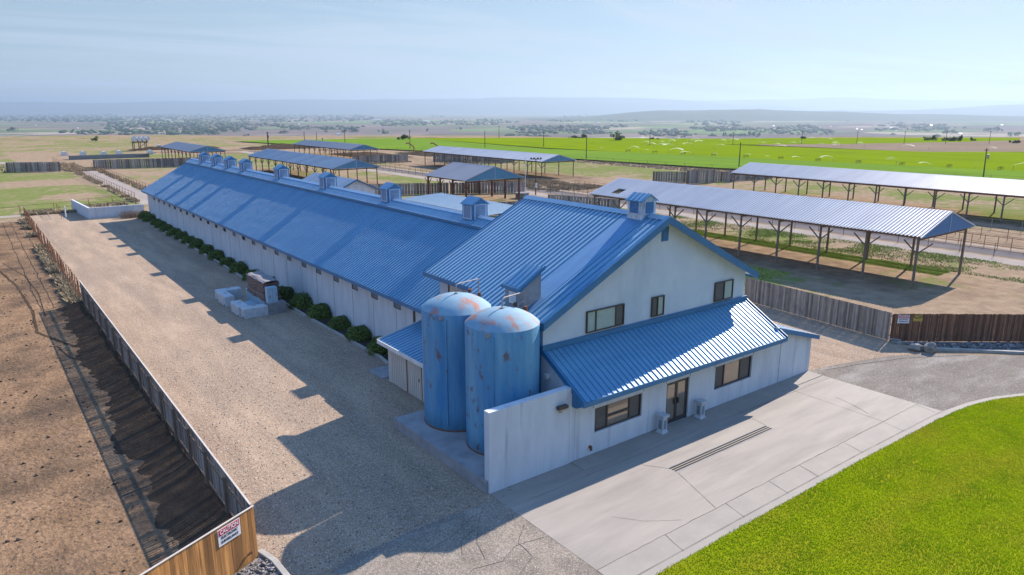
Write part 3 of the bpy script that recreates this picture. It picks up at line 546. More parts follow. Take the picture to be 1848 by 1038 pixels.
# main cupola
def louvers(b, face, a0, a1, z0, z1, at, n=8, t=.03):
    for k in range(n):
        z = z0 + (z1 - z0) * (k + .5) / n; hh = (z1 - z0) / n * .32
        if face == 'y': b.prism([(a0, at, z - hh), (a0, at - t, z - hh * 1.6), (a0, at - t, z + hh * .1), (a0, at, z + hh)], (a1 - a0, 0, 0))
        else: b.prism([(at, a0, z - hh), (at - t, a0, z - hh * 1.6), (at - t, a0, z + hh * .1), (at, a0, z + hh)], (0, a1 - a0, 0))
def cupola(parent, name, x, y, z0, hx, hy, wallz, peak, mw, mr, mf, ml, lz=.35, ov=.1, ridge_along_y=True):
    b = MB(); b.prism([(x - hx, y - hy, z0), (x + hx, y - hy, z0), (x + hx, y - hy, wallz), (x, y - hy, peak - .03), (x - hx, y - hy, wallz)], (0, 2 * hy, 0)); c = b.build(name, mw, parent)
    b = MB(); sl = (peak - wallz) / hx
    for sg in (-1, 1):
        v = Vector((-sg * (hx + ov), 0, sl * (hx + ov))); o = Vector((x + sg * (hx + ov), y - hy - ov, wallz - sl * ov + .02))
        rib_roof(b, o, (0, 1, 0), v, 2 * hy + 2 * ov, v.length, pitch=.3, h=.025, hw=.03); slab(b, o, (0, 1, 0), v, 2 * hy + 2 * ov, v.length, -.05, -.005)
    b.build('cupola_roof', mr, c, fix=False)
    b = MB(); f = .06; zz0, zz1 = z0 + lz, wallz - .08
    for (a0, a1) in ((x - hx + .12, x - hx + .18), (x + hx - .18, x + hx - .12)): b.box(a0, a1, y - hy - .04, y - hy - .003, zz0, zz1)
    b.box(x - hx + .12, x + hx - .12, y - hy - .042, y - hy - .004, zz0 - .04, zz0); b.box(x - hx + .12, x + hx - .12, y - hy - .042, y - hy - .004, zz1, zz1 + .04)
    for (a0, a1) in ((y - hy + .12, y - hy + .18), (y + hy - .18, y + hy - .12)): b.box(x - hx - .04, x - hx - .003, a0, a1, zz0, zz1)
    b.box(x - hx - .042, x - hx - .004, y - hy + .12, y + hy - .12, zz0 - .04, zz0); b.box(x - hx - .042, x - hx - .004, y - hy + .12, y + hy - .12, zz1, zz1 + .04)
    b.build('louver_frame', mf, c)
    b = MB(); louvers(b, 'y', x - hx + .185, x + hx - .185, zz0, zz1, y - hy - .003); louvers(b, 'x', y - hy + .185, y + hy - .185, zz0, zz1, x - hx - .003); b.build('louver', ml, c)
    return c
cupola(bl, 'cupola', 25.0, 22.95, 8.95, .46, .46, 9.98, 10.25, M['whitewood'], M['roof'], M['whitewood'], M['cupola'], lz=.42, ov=.09)
# annex in front: wall, canopy roof
YA = 19.8
# wall with real openings: pieces between
def wall_pieces(b, y, t, x0, x1, ztop, holes):
    xs = sorted(holes); cur = x0
    for (a, c, z0, z1) in xs:
        b.prism([(cur, y, 0), (a, y, 0), (a, y, ztop(a)), (cur, y, ztop(cur))], (0, t, 0))
        if z0 > 0.01: b.box(a + .0, c, y, y + t, 0, z0)
        b.prism([(a, y, z1), (c, y, z1), (c, y, ztop(c)), (a, y, ztop(a))], (0, t, 0)); cur = c
    if x1 > cur: b.prism([(cur, y, 0), (x1, y, 0), (x1, y, ztop(x1)), (cur, y, ztop(cur))], (0, t, 0))
b = MB(); WIN1 = (19.3, 22.15, .97, 2.05); DOOR = (23.75, 25.3, 0.02, 2.08); WIN2 = (27.2, 30.15, .92, 2.1)
wall_pieces(b, YA, .25, 18.2, 31.75, lambda x: 2.92, [WIN1, DOOR, WIN2]); 
b.prism([(31.753, YA, 0), (35.55, YA, 0), (35.55, YA, 2.08), (31.753, YA, 3.2)], (0, .25, 0))
b.build('annex_wall', M['wall'], bl)
b = MB(); b.prism([(18.06, YA + .003, 0), (18.06, 21.695, 0), (18.06, 21.695, 4.15), (18.06, YA + .003, 2.9)], (.13, 0, 0)); b.build('annex_side_wall', M['wall'], bl); b = MB(); b.prism([(35.3, YA + .253, 0), (35.3, 31, 0), (35.3, 31, 2.1), (35.3, YA + .253, 2.1)], (.25, 0, 0)); b.build('annex_side_wall', M['wall'], bl)
# canopy roof slopes toward the camera
CV = Vector((0, 21.68 - 19.1, 4.32 - 2.85)); b = MB()
rib_roof(b, (18.0, 19.1, 2.85), (1, 0, 0), CV, 13.9, CV.length, h=.04, seg=5, wav=.006, seed=9); cr_ = b.build('canopy_roof', M['roof'], bl, fix=False)
b = MB(); slab(b, (18.0, 19.1, 2.85), (1, 0, 0), CV, 13.9, CV.length - .03, -.12, -.03); b.build('canopy_deck', M['trim'], bl)
b = MB(); b.box(17.97, 31.93, 19.05, 19.095, 2.66, 2.87); b.prism([(17.95, 19.06, 2.93), (17.95, 21.69, 4.43), (17.95, 21.69, 4.2), (17.95, 19.06, 2.66)], (.05, 0, 0)); b.prism([(31.9, 19.06, 2.93), (31.9, 21.69, 4.43), (31.9, 21.69, 4.2), (31.9, 19.06, 2.66)], (.05, 0, 0))
b.box(17.96, 31.95, 21.60, 21.695, 4.32, 4.53)
b.prism([(17.97, 19.1, 2.70), (17.97, 19.75, 3.1), (17.97, 19.75, 2.5), (17.97, 19.5, 2.5)], (.04, 0, 0)); b.build('canopy_fascia', M['trim'], bl)
# right lean-to roof
b = MB(); RV = Vector((-4.1, 0, 1.2)); o = Vector((35.85, 19.55, 2.06)); rib_roof(b, o, (0, 1, 0), RV, 11.8, RV.length, h=.03); slab(b, o, (0, 1, 0), RV, 11.8, RV.length - .02, -.08, -.01); b.build('lean_to_roof', M['whiteroof'], bl, fix=False)
b = MB(); b.prism([(35.87, 19.52, 2.1), (31.96, 19.52, 3.24), (31.96, 19.52, 2.98), (35.87, 19.52, 1.86)], (0, .05, 0)); b.prism([(35.88, 19.57, 1.88), (35.88, 31.3, 1.88), (35.88, 31.3, 2.08), (35.88, 19.57, 2.08)], (.03, 0, 0)); b.build('lean_to_fascia', M['trim'], bl)
# wall seams
for x in (19.2, 22.2, 23.7, 25.35, 27.15, 30.2, 32.6): b = MB(); b.box(x - .012, x + .012, YA - .004, YA, 2.1 if x not in (32.6,) else 0, 2.62); b.build('panel_seam', M['joint'], bl)
# windows
def window(parent, spec, y, splits, panes, fr=.06, recess=.08, screens=(), mf='frame'):
    x0, x1, z0, z1 = spec; f = MB()
    f.box(x0, x1, y + recess - .05, y + recess + .03, z0, z0 + fr); f.box(x0, x1, y + recess - .05, y + recess + .03, z1 - fr, z1)
    f.box(x0, x0 + fr, y + recess - .048, y + recess + .028, z0 + fr, z1 - fr); f.box(x1 - fr, x1, y + recess - .048, y + recess + .028, z0 + fr, z1 - fr)
    for s_ in splits: f.box(s_ - fr * .6, s_ + fr * .6, y + recess - .046, y + recess + .026, z0 + fr, z1 - fr)
    w = f.build('window', M[mf], parent); ed = [x0 + fr] + list(splits) + [x1 - fr]
    for i, k in enumerate(panes):
        b = MB(); b.box(ed[i] + .02, ed[i + 1] - .02, y + recess, y + recess + .012, z0 + fr, z1 - fr); b.build({'glass': 'pane', 'glassd': 'pane', 'blind': 'blind', 'screen': 'screen'}[k], M[k], w)
    b = MB(); b.box(x0, x1, y + recess + .2, y + recess + .22, z0, z1); b.build('room_dark', M['dark'], w)
    return w
w1 = window(bl, WIN1, YA, (20.1, 21.45), ('screen', 'glass', 'screen'), recess=.12)
b = MB(); b.box(20.15, 21.4, YA + .08, YA + .11, 1.42, 1.52); b.build('meeting_rail', M['frame'], w1)
w2 = window(bl, WIN2, YA, (28.0, 29.3), ('screen', 'glass', 'screen'), recess=.12)
# gable windows (surface frames)
def gwin(spec, splits, panes):
    x0, x1, z0, z1 = spec; w = window(bl, spec, 21.7 - .13, splits, panes, fr=.05, recess=.08); return w
gwin((20.43, 22.72, 4.62, 5.6), (20.98, 22.2), ('blind', 'blind', 'screen')); gwin((24.55, 25.4, 4.62, 5.58), (24.95,), ('screen', 'blind')); gwin((29.2, 30.68, 4.6, 5.6), (29.95,), ('screen', 'blind'))
b = MB(); b.box(25.05, 25.5, 21.66, 21.697, 8.15, 8.8); gv = b.build('gable_vent', M['cupola'], bl); b = MB(); louvers(b, 'y', 25.08, 25.47, 8.18, 8.78, 21.66, n=9, t=.025); b.build('louver', M['cupola'], gv)
# glazed double door
x0, x1, z0, z1 = DOOR; y = YA + .12; b = MB()
b.box(x0, x0 + .07, y - .06, y + .06, z0, z1); b.box(x1 - .07, x1, y - .06, y + .06, z0, z1); b.box(x0 + .07, x1 - .07, y - .06, y + .06, z1 - .08, z1)
df = b.build('door_frame', M['frame'], bl)
xm = (x0 + x1) / 2
for a, c in ((x0 + .07, xm - .01), (xm + .01, x1 - .07)):
    b = MB(); b.box(a, a + .07, y - .04, y + .02, z0, z1 - .085); b.box(c - .07, c, y - .04, y + .02, z0, z1 - .085); b.box(a + .07, c - .07, y - .04, y + .02, z0, z0 + .2); b.box(a + .07, c - .07, y - .04, y + .02, z1 - .16, z1 - .085)
    d = b.build('door', M['frame'], bl); b = MB(); b.box(a + .07, c - .07, y - .012, y, z0 + .2, z1 - .16); b.build('pane', M['glass'], d)
    b = MB(); hx_ = xm + (-.11 if a < xm - .1 else .11) ; b.box(hx_ - .06, hx_ + .06, y - .09, y - .045, .92, 1.18); b.build('door_handle', M['black'], d)
# wall lamps, camera, pipe
def wall_lamp(x, y, z, parent):
    b = MB(); b.box(x - .06, x + .06, y - .04, y - .002, z - .2, z + .06); b.box(x - .24, x + .24, y - .22, y - .041, z, z + .12); l_ = b.build('wall_lamp', M['frame'], parent)
    b = MB(); b.box(x - .22, x + .22, y - .20, y - .06, z - .07, z - .002); b.build('lamp_lens', M['lens'], l_)
for x in (23.5, 25.85, 32.6): wall_lamp(x, YA, 2.42, bl)
def camera_dome(x, y, z, parent):
    b = MB(); b.tube((x, y, z), (x, y - .1, z), .05); b.tube((x - .16, y - .1, z - .02), (x + .16, y - .1, z - .02), .045); b.tube((x, y - .1, z - .04), (x, y - .1, z - .14), .07, .04); b.build('security_camera', M['signw'], parent)
camera_dome(18.75, YA, 2.5, bl); camera_dome(32.2, YA, 2.45, bl)
b = MB(); b.tube((19.05, YA - .1, .42), (19.05, YA + .02, .42), .07); b.tube((19.05, YA - .1, .28), (19.05, YA - .1, .45), .05); b.build('drain_pipe', M['rust'], bl)
b = MB(); b.path([(18.0, 20.6, 2.2), (18.0, 20.2, 2.25), (18.0, 20.0, 2.1), (18.0, 20.0, .6)], .025, 6); b.build('conduit', M['pipe'], bl)
b = MB(); b.box(17.85, 18.04, 21.2, 21.36, 3.25, 3.45); b.build('junction_box', M['white'], bl)
b = MB(); b.box(17.96, 18.04, 21.78, 21.9, .5, 5.4); b.build('downspout', M['trim'], bl)
# low step strip along the front
b = MB(); b.box(18.0, 35.5, 18.95, YA - .002, .0, .05); o = b.build('concrete_step', M['walk']); o['kind'] = 'structure'

# ------------------------------------------------------------------ freestanding yard wall + tank pad + tanks
yw = thing('concrete_wall', 'smooth pale concrete screen wall hiding the feet of the blue tanks', 'wall', (14, 19.8, 0))
b = MB(); b.prism([(13.95, YA, -.02), (18.05, YA, -.02), (18.05, YA, 3.3), (13.95, YA, 3.28)], (0, .32, 0)); wm = b.build('wall_panel', M['wall'], yw)
b = MB(); b.box(13.95, 13.98, YA, YA + .32, 0, 3.29)
wall_lamp(17.4, YA, 2.6, yw)
b = MB(); b.box(13.85, 18.0, 20.123, 27.1, -.02, .5); b.box(13.85, 13.94, 19.9, 20.12, -.02, .5); o = b.build('concrete_pad', M['pad']); o['kind'] = 'structure'
def tank(name, x, y, label, mb='tank', md='dome'):
    t = thing(name, label, 'tank', (x, y, .5), 'pair of blue storage tanks'); r = 1.52; n = 64; b = MB()
    vs = []; prof_ = [(1.42, .0), (r, .05), (r, .9), (r, 2.0), (r, 3.1), (r, 4.2), (r, 5.18), (r - .01, 5.22)]
    for rr, z in prof_: vs += [(x + rr * math.cos(2 * math.pi * i / n), y + rr * math.sin(2 * math.pi * i / n), .5 + z) for i in range(n)]
    fs = [(j * n + i, j * n + (i + 1) % n, (j + 1) * n + (i + 1) % n, (j + 1) * n + i) for j in range(len(prof_) - 1) for i in range(n)]
    b.add(vs, fs); b.build('tank_body', M[mb], t, smooth=True)
    b = MB(); vs = []; K = 8
    for k in range(K):
        a = 1 - k / K; vs += [(x + r * a * math.cos(2 * math.pi * i / n), y + r * a * math.sin(2 * math.pi * i / n), .5 + 5.22 + (.03 if k else 0) + .54 * (1 - a ** 2.2)) for i in range(n)]
    vs.append((x, y, .5 + 5.79)); fs = [(j * n + i, j * n + (i + 1) % n, (j + 1) * n + (i + 1) % n, (j + 1) * n + i) for j in range(K - 1) for i in range(n)] + [((K - 1) * n + i, (K - 1) * n + (i + 1) % n, K * n) for i in range(n)]
    b.add(vs, fs); b.build('dome', M[md], t, smooth=True)
    b = MB(); ring = [(x + 1.5 * math.cos(a), y + 1.5 * math.sin(a), .53) for a in np.linspace(0, 2 * math.pi, 40)]; b.path(ring, .05, 6); b.build('base_ring', M['rust'], t)
    b = MB(); top = 6.28; b.tube((x, y, top - .05), (x, y, top + .05), .09); b.path([(x, y, top), (x, y, top + .38), (x + .1, y + .03, top + .42), (x + 1.40, y + .35, top + .40), (x + 1.44, y + .36, top + .32), (x + 1.44, y + .36, 5.78)], .028, 8)
    b.path([(x + 1.44, y + .36, top + .02), (x + 1.05, y + .26, top - .02), (x + .98, y + .24, top - .14), (x + 1.1, y + .27, top - .26), (x + 1.44, y + .36, top - .24)], .018, 6); b.build('fill_pipe', M['pipe'], t)
    b = MB(); b.tube((x + 1.36, y + .2, 5.85), (x + 1.36, y + .2, 6.1), .08); b.build('valve', M['rust'], t); b = MB(); b.tube((x + 1.0, y + .45, 6.1), (x + 1.0, y + .45, 6.26), .08); b.build('valve', M['rust'], t)
    b = MB(); a = R(212); c, s_ = math.cos(a), math.sin(a); b.tube((x + c * r, y + s_ * r, 5.6), (x + c * (r + .07), y + s_ * (r + .07), 5.6), .13, .09, 14); b.build('lifting_lug', M['pad'], t)
    b = MB(); a = R(220); c, s_ = math.cos(a), math.sin(a); b.obox((x + c * (r + .02), y + s_ * (r + .02), 3.15), (-.035 * s_, .035 * c, 0), (.03 * c, .03 * s_, 0), (0, 0, 2.4)); b.build('weld_strip', M[mb], t)
    return t
tank('storage_tank', 16.2, 25.4, 'rusty-domed blue tank standing behind the other, next to the beige shed')
tank('storage_tank', 16.4, 22.3, 'nearer blue storage tank with scuffed side, behind the concrete screen wall', 'tank_b', 'dome_b')

# ------------------------------------------------------------------ long milking barn
ba = thing('milking_barn', 'very long low barn with blue ribbed roof and row of roof cupolas', 'barn', (25, 68, 0))
BE, BZ, BS = 18.3, 3.67, .567; BX = 25.0; Y0, Y1 = 31.36, 105.75
def bz(x): return BZ + BS * (x - BE)
XR = 24.3
b = MB(); v = Vector((XR - BE, 0, BS * (XR - BE)))
# left slope, cut where the office building stands
rib_roof(b, (BE, Y0 + .0, BZ), (0, 1, 0), v, Y1 - Y0, v.length, h=.05, hw=.034, seg=14, wav=.014, seed=21)
rib_roof(b, (BE, 30.1, BZ), (0, 1, 0), Vector((.62, 0, BS * .62)), Y0 - 30.1, Vector((.62, 0, BS * .62)).length, h=.03)
v2 = Vector((-6.4, 0, BS * 6.4)); rib_roof(b, (31.7, Y0, BZ), (0, 1, 0), v2, Y1 - Y0, v2.length, h=.03)
b.build('roof', M['roof'], ba, fix=False)
b = MB(); slab(b, (BE + .01, Y0, BZ), (0, 1, 0), v, Y1 - Y0 - .01, v.length, -.12, -.04); slab(b, (31.69, Y0, BZ), (0, 1, 0), v2, Y1 - Y0 - .01, v2.length, -.12, -.04); b.build('roof_deck', M['white'], ba)
b = MB(); b.box(BE - .03, BE - .002, 30.1, Y1, BZ - .2, BZ + .03); b.prism([(BE - .02, Y1, BZ + .05), (XR, Y1, bz(XR) + .05), (XR, Y1, bz(XR) - .18), (BE - .02, Y1, BZ - .18)], (0, .04, 0)); b.build('fascia', M['trim'], ba)
# raised ridge cap (clerestory strip)
b = MB(); cz = 7.18; cx0 = 24.15; cpk = 7.66; Yc0 = Y0 + .01; v3 = Vector((BX - cx0, 0, cpk - cz)); rib_roof(b, (cx0, Yc0, cz), (0, 1, 0), v3, Y1 - Yc0, v3.length, h=.03)
v4 = Vector((-(BX - cx0), 0, cpk - cz)); rib_roof(b, (2 * BX - cx0, Yc0, cz), (0, 1, 0), v4, Y1 - Yc0, v4.length, h=.03); slab(b, (cx0, Yc0, cz), (0, 1, 0), v3, Y1 - Yc0 - .02, v3.length, -.06, -.01); slab(b, (2 * BX - cx0, Yc0, cz), (0, 1, 0), v4, Y1 - Yc0 - .02, v4.length, -.06, -.01)
b.build('ridge_roof', M['roof'], ba, fix=False)
b = MB(); b.box(cx0 - .03, cx0 - .002, Yc0, Y1, cz - .13, cz + .03); b.build('ridge_fascia', M['trim'], ba); b = MB(); b.prism([(BX - .2, Yc0, cpk - .08), (BX, Yc0, cpk + .07), (BX + .2, Yc0, cpk - .08)], (0, Y1 - Yc0, 0)); b.build('ridge_trim', M['pale'], ba)
b = MB(); b.box(24.32, 24.38, Y0, Y1 - .05, bz(24.35) - .1, 7.2); b.box(25.62, 25.68, Y0, Y1 - .05, bz(24.35) - .1, 7.2); b.prism([(24.385, Y1 - .1, 6.9), (25.615, Y1 - .1, 6.9), (25.615, Y1 - .1, 7.25), (25, Y1 - .1, 7.6), (24.385, Y1 - .1, 7.25)], (0, .05, 0)); b.build('ridge_wall', M['trim'], ba)
for (cyy) in (36.9, 48.0, 59.6, 71.0, 82.3, 88.0, 93.5, 99.2):
    cupola(ba, 'cupola', 25.05, cyy, 7.0, .56, .58, 8.42, 8.78, M['cupola'], M['roof'], M['pale'], M['louver'], lz=.5, ov=.1)
# walls with vent openings
VY = [101.3, 98.5, 95.6, 92.8, 90.1, 87.3, 84.5, 81.7, 78.8, 76.0, 73.1, 70.3, 67.3, 64.5, 61.8, 59.0, 56.1, 53.3, 50.3, 47.6, 44.6, 41.7, 38.9, 36.0]
b = MB(); b.box(18.9, 19.1, 31.36, 105.5, -.02, 2.8); b.box(18.9, 19.1, 31.36, 105.5, 3.36, 3.85)
cur = 31.36
ys = sorted(VY)
for yy in ys: b.box(18.9, 19.1, cur, yy - .42, 2.8, 3.36); cur = yy + .42
b.box(18.9, 19.1, cur, 105.5, 2.8, 3.36)
b.prism([(19.1, 105.25, 0), (30.9, 105.25, 0), (30.9, 105.25, 3.9), (25, 105.25, 7.2), (19.1, 105.25, 3.9)], (0, .25, 0)); b.box(30.9, 31.1, 31.4, 105.5, 0, 3.85)
b.build('barn_wall', M['wall'], ba)
b = MB()
for k in range(25): yy = 33.2 + k * 2.97; b.box(18.893, 18.899, yy - .012, yy + .012, .05, 2.78)
b.build('panel_seam', M['joint'], ba)
for i, yy in enumerate(VY):
    dk = i < 12 or i == 13; b = MB(); b.box(18.96 if dk else 18.915, 18.99 if dk else 18.94, yy - .37, yy + .37, 2.84, 3.32); wv = b.build('wall_vent', M['dark'] if dk else M['ventp'], ba)
    b = MB(); b.box(18.885, 18.93, yy - .42, yy + .42, 2.79, 2.84); b.box(18.885, 18.93, yy - .42, yy - .37, 2.84, 3.36); b.box(18.885, 18.93, yy + .37, yy + .42, 2.84, 3.36); b.build('vent_frame', M['ventp'] if dk else M['frame'], wv)
b = MB(); b.box(18.86, 18.94, 33.9, 34.1, 0, 3.4); b.build('downspout', M['frame'], ba)
b = MB(); b.box(18.875, 18.899, 32.95, 33.8, 0, 2.6); b.build('barn_door', M['white'], ba)

# beige lean-to shed between the barn and the tanks
st = thing('storage_shed', 'small beige board shed with blue lean-to roof beside the tanks', 'shed', (17.5, 30, 0))
b = MB(); b.prism([(16.4, 27.4, 0), (18.85, 27.4, 0), (18.85, 27.4, 2.75), (16.4, 27.4, 2.22)], (0, .08, 0)); b.prism([(16.4, 32.4, 0), (18.85, 32.4, 0), (18.85, 32.4, 2.75), (16.4, 32.4, 2.22)], (0, .08, 0)); b.box(16.4, 16.48, 27.483, 32.397, 0, 2.22)
b.build('shed_wall', M['beige'], st)
for a, c in ((27.6, 28.9), (28.95, 30.35), (30.45, 32.15)):
    b = MB(); b.box(16.365, 16.397, a, c, .06, 2.12)
    k = a + .12
    d = b.build('shed_door', M['beige'], st); b = MB()
    while k < c - .05: b.box(16.358, 16.364, k - .006, k + .006, .08, 2.1); k += .2
    b.build('board_groove', M['post'], d)
b = MB(); b.box(16.35, 16.362, 28.9, 28.95, .05, 2.15); b.build('door_trim', M['rust'], st); b = MB(); b.box(16.35, 16.362, 30.35, 30.45, .05, 2.15); b.build('door_trim', M['rust'], st); b = MB(); b.tube((16.33, 29.15, 1.0), (16.33, 29.15, 1.15), .02); b.build('door_handle', M['rust'], st)
b = MB(); sv = Vector((18.88 - 16.05, 0, .62)); rib_roof(b, (16.05, 27.2, 2.25), (0, 1, 0), sv, 5.7, sv.length, h=.035, seg=2); slab(b, (16.05, 27.2, 2.25), (0, 1, 0), sv, 5.7, sv.length, -.06, -.01); b.build('shed_roof', M['roof'], st, fix=False)
b = MB(); b.box(16.0, 16.045, 27.18, 32.92, 2.08, 2.29); b.prism([(16.02, 32.905, 2.31), (18.88, 32.905, 2.93), (18.88, 32.905, 2.8), (16.02, 32.905, 2.1)], (0, .04, 0)); b.build('shed_fascia', M['white'], st)
b = MB(); b.box(16.2, 17.6, 32.95, 34.6, -.01, .05); o = b.build('concrete_slab', M['pad']); o['kind'] = 'structure'

# ------------------------------------------------------------------ pedestals, trench drain
def pedestal(x, y, lab):
    t = thing('pedestal', lab, 'pedestal', (x, y, .03), 'pale stone pedestals at the front door')
    b = MB(); z = .03
    for r0, r1, h0, h1 in ((.2, .2, 0, .07), (.2, .15, .07, .14), (.15, .145, .14, .72), (.145, .2, .72, .78), (.21, .21, .78, .88)):
        vs = [(x + a * r, y + c * r, z + hh) for r, hh in ((r0, h0), (r1, h1)) for a, c in ((-1, -1), (1, -1), (1, 1), (-1, 1))]
        b.add(vs, [(3, 2, 1, 0), (4, 5, 6, 7), (0, 1, 5, 4), (1, 2, 6, 5), (2, 3, 7, 6), (3, 0, 4, 7)])
    b.build('pedestal_body', M['block'], t)
    b = MB(); b.box(x - .09, x + .09, y - .156, y - .151, z + .22, z + .64); b.box(x - .156, x - .151, y - .09, y + .09, z + .22, z + .64); b.build('sunk_panel', M['ventp'], t)
pedestal(23.12, 19.42, 'pale stone pedestal left of the glass double door'); pedestal(25.75, 19.42, 'pale stone pedestal right of the glass double door')
td = thing('trench_drain', 'long dark slotted drain set into the concrete apron', 'drain', (24, 16.9, 0))
for dy in (-.13, 0, .13):
    b = MB(); b.box(20.85, 27.45, 16.88 + dy - .035, 16.88 + dy + .035, .021, .028); b.build('drain_slot', M['dark'], td)
b = MB(); b.box(20.8, 27.5, 16.66, 16.70, .021, .026); b.box(20.8, 27.5, 17.06, 17.10, .021, .026); b.build('drain_rim', M['pad'], td)

# ------------------------------------------------------------------ concrete blocks and covered machine
def block(x0, x1, y0, y1, z1, lab, m='block'):
    t = thing('concrete_block', lab, 'block', ((x0 + x1) / 2, (y0 + y1) / 2, 0), 'cast concrete blocks on the gravel'); b = MB(); c = .05
    vs = []
    for z, k in ((0, 0), (z1 - c, 0), (z1, c)): vs += [(x0 + k, y0 + k, z), (x1 - k, y0 + k, z), (x1 - k, y1 - k, z), (x0 + k, y1 - k, z)]
    b.add(vs, [(3, 2, 1, 0), (8, 9, 10, 11)] + [(j * 4 + i, j * 4 + (i + 1) % 4, j * 4 + 4 + (i + 1) % 4, j * 4 + 4 + i) for j in (0, 1) for i in range(4)]); b.build('block_body', M[m], t)
    b = MB(); xm, ym = (x0 + x1) / 2, (y0 + y1) / 2; b.path([(xm - .1, ym, z1 - .02), (xm - .07, ym, z1 + .06), (xm + .07, ym, z1 + .06), (xm + .1, ym, z1 - .02)], .014, 6); b.build('lifting_loop', M['rust'], t)
    b = MB(); b.box(x0 - .003, x0 + .05, y0 + .1, y0 + .3, .0, .12); b.build('fork_slot', M['dark'], t)
block(13.8, 14.5, 53.1, 55.05, .75, 'far-left pale block lying lengthwise on the gravel, metal loop on top')
block(13.85, 15.65, 55.1, 55.85, .75, 'pale block lying crosswise at the far end of the block group')
block(13.78, 14.5, 49.72, 51.6, .75, 'pale block lying lengthwise between gravel shade edge and blue sheet')
block(13.9, 15.58, 48.95, 49.68, .72, 'nearest pale block, lying crosswise in front of the blue sheet')
block(15.6, 16.85, 48.9, 49.75, .85, 'dark grey weathered block under the pale blue cabinet', 'block2')
block(15.72, 16.7, 49.8, 54.3, .9, 'longest blue-grey block carrying the brown tarpaulin', 'cab')
b = MB(); b.prism([(14.6, 49.9, .02), (15.7, 49.9, .02), (15.7, 49.9, .35), (14.6, 49.9, .06)], (0, 3.0, 0)); o = b.build('metal_sheet', M['bluesheet']); props(o, 'blue-grey sloping sheet lying between the concrete blocks', 'sheet')
cb = thing('electrical_cabinet', 'pale blue cabinet standing on the dark block beside the tarpaulin', 'cabinet', (15.95, 49.1, .85))
b = MB(); b.box(15.62, 16.32, 48.95, 49.45, .853, 1.95); b.build('cabinet_body', M['cab'], cb)
b = MB(); b.box(15.96, 15.98, 48.944, 48.949, .9, 1.9); b.box(16.2, 16.24, 48.92, 48.948, 1.35, 1.5); b.box(15.7, 15.85, 48.944, 48.949, 1.2, 1.26); b.box(15.7, 15.85, 48.944, 48.949, 1.32, 1.38); b.build('cabinet_seam', M['ventp'], cb)
tp = thing('covered_machine', 'machine wrapped in a creased brown tarpaulin on top of the long block', 'tarpaulin', (16.0, 51.3, .9))
nu, nv = 40, 14; P = []
per = []
xa, xb, ya, yb = 15.55, 16.75, 49.55, 53.4
for i in range(nu):
    t = i / nu * 4; k = int(t); f = t - k
    per.append([(xa + (xb - xa) * f, ya), (xb, ya + (yb - ya) * f), (xb - (xb - xa) * f, yb), (xa, yb - (yb - ya) * f)][k])
vs = []
for j in range(nv):
    zt = j / (nv - 1); z = .85 + 1.3 * zt; sh_ = 1 - .06 * zt
    for i, (px_, py_) in enumerate(per):
        cx_, cy_ = (xa + xb) / 2, (ya + yb) / 2; kk = 1 + .05 * math.sin(i * 1.7 + j * 1.9) + .04 * math.sin(j * 3.1 + i * .5) - (.08 if 4 <= j <= 6 else 0)
        vs.append((cx_ + (px_ - cx_) * sh_ * kk, cy_ + (py_ - cy_) * sh_ * (1 + (kk - 1) * .4), z + .06 * math.sin(i * .9)))
b = MB(); b.add(vs, [(j * nu + i, j * nu + (i + 1) % nu, (j + 1) * nu + (i + 1) % nu, (j + 1) * nu + i) for j in range(nv - 1) for i in range(nu)]); b.build('tarp_side', M['tarp'], tp)
b = MB(); gxn, gyn = 6, 12; vs = []
for j in range(gyn + 1):
    for i in range(gxn + 1):
        u, v_ = i / gxn, j / gyn; vs.append((xa + .0 + (xb - xa) * u, ya - .03 + (yb - ya + .06) * v_, 2.17 + .10 * math.sin(u * 3.1) + .04 * math.sin(v_ * 11 + u * 3) + .03 * math.sin(u * 9)))
n0 = len(vs); vs += [(x_, y_, 2.0) for x_, y_, z_ in vs[:gxn + 1]] 
b.add(vs, [(j * (gxn + 1) + i, j * (gxn + 1) + i + 1, (j + 1) * (gxn + 1) + i + 1, (j + 1) * (gxn + 1) + i) for j in range(gyn) for i in range(gxn)]); b.build('tarp_top', M['tarptop'], tp, smooth=False)
b = MB(); b.path([(xa - .03, ya + .2, 1.3), (xa - .02, (ya + yb) / 2, 1.2), (xa - .03, yb - .2, 1.35)], .015, 5); b.build('rope', M['pipe'], tp)

# ------------------------------------------------------------------ shrubs
def shrub_mesh(seed):
    r = np.random.default_rng(seed); n = 2600
    d = r.normal(size=(n, 3)); d /= np.linalg.norm(d, axis=1)[:, None]; d[:, 2] = np.abs(d[:, 2]) * 1.0 - .12
    lump = 1 + .16 * np.sin(d[:, 0] * 5 + seed) * np.cos(d[:, 1] * 6 + seed * 2) + .08 * np.sin(d[:, 2] * 14 + seed)
    rad = (.70 + .28 * r.random(n) ** .5) * (1 + (lump - 1) * .7)
    c = d * rad[:, None] * np.array([.86, .86, .95])
    a = r.normal(size=(n, 3)); a /= np.linalg.norm(a, axis=1)[:, None]; bb = np.cross(a, d + r.normal(size=(n, 3)) * .5); bb /= np.linalg.norm(bb, axis=1)[:, None]
    s_ = (.035 + .03 * r.random(n))[:, None]
    Vv = np.stack([c - a * s_, c + bb * s_ * .6, c + a * s_, c - bb * s_ * .6], 1).reshape(-1, 3); Vv[:, 2] = np.maximum(Vv[:, 2] + .12, .0)
    return Vv, np.arange(n * 4).reshape(n, 4), r.random(n)
protos = []
def ico(rad, sub=2):
    import bmesh
    bm = bmesh.new(); bmesh.ops.create_icosphere(bm, subdivisions=sub, radius=rad); vs = [tuple(v.co) for v in bm.verts]; fs = [tuple(v.index for v in f.verts) for f in bm.faces]; bm.free(); return vs, fs
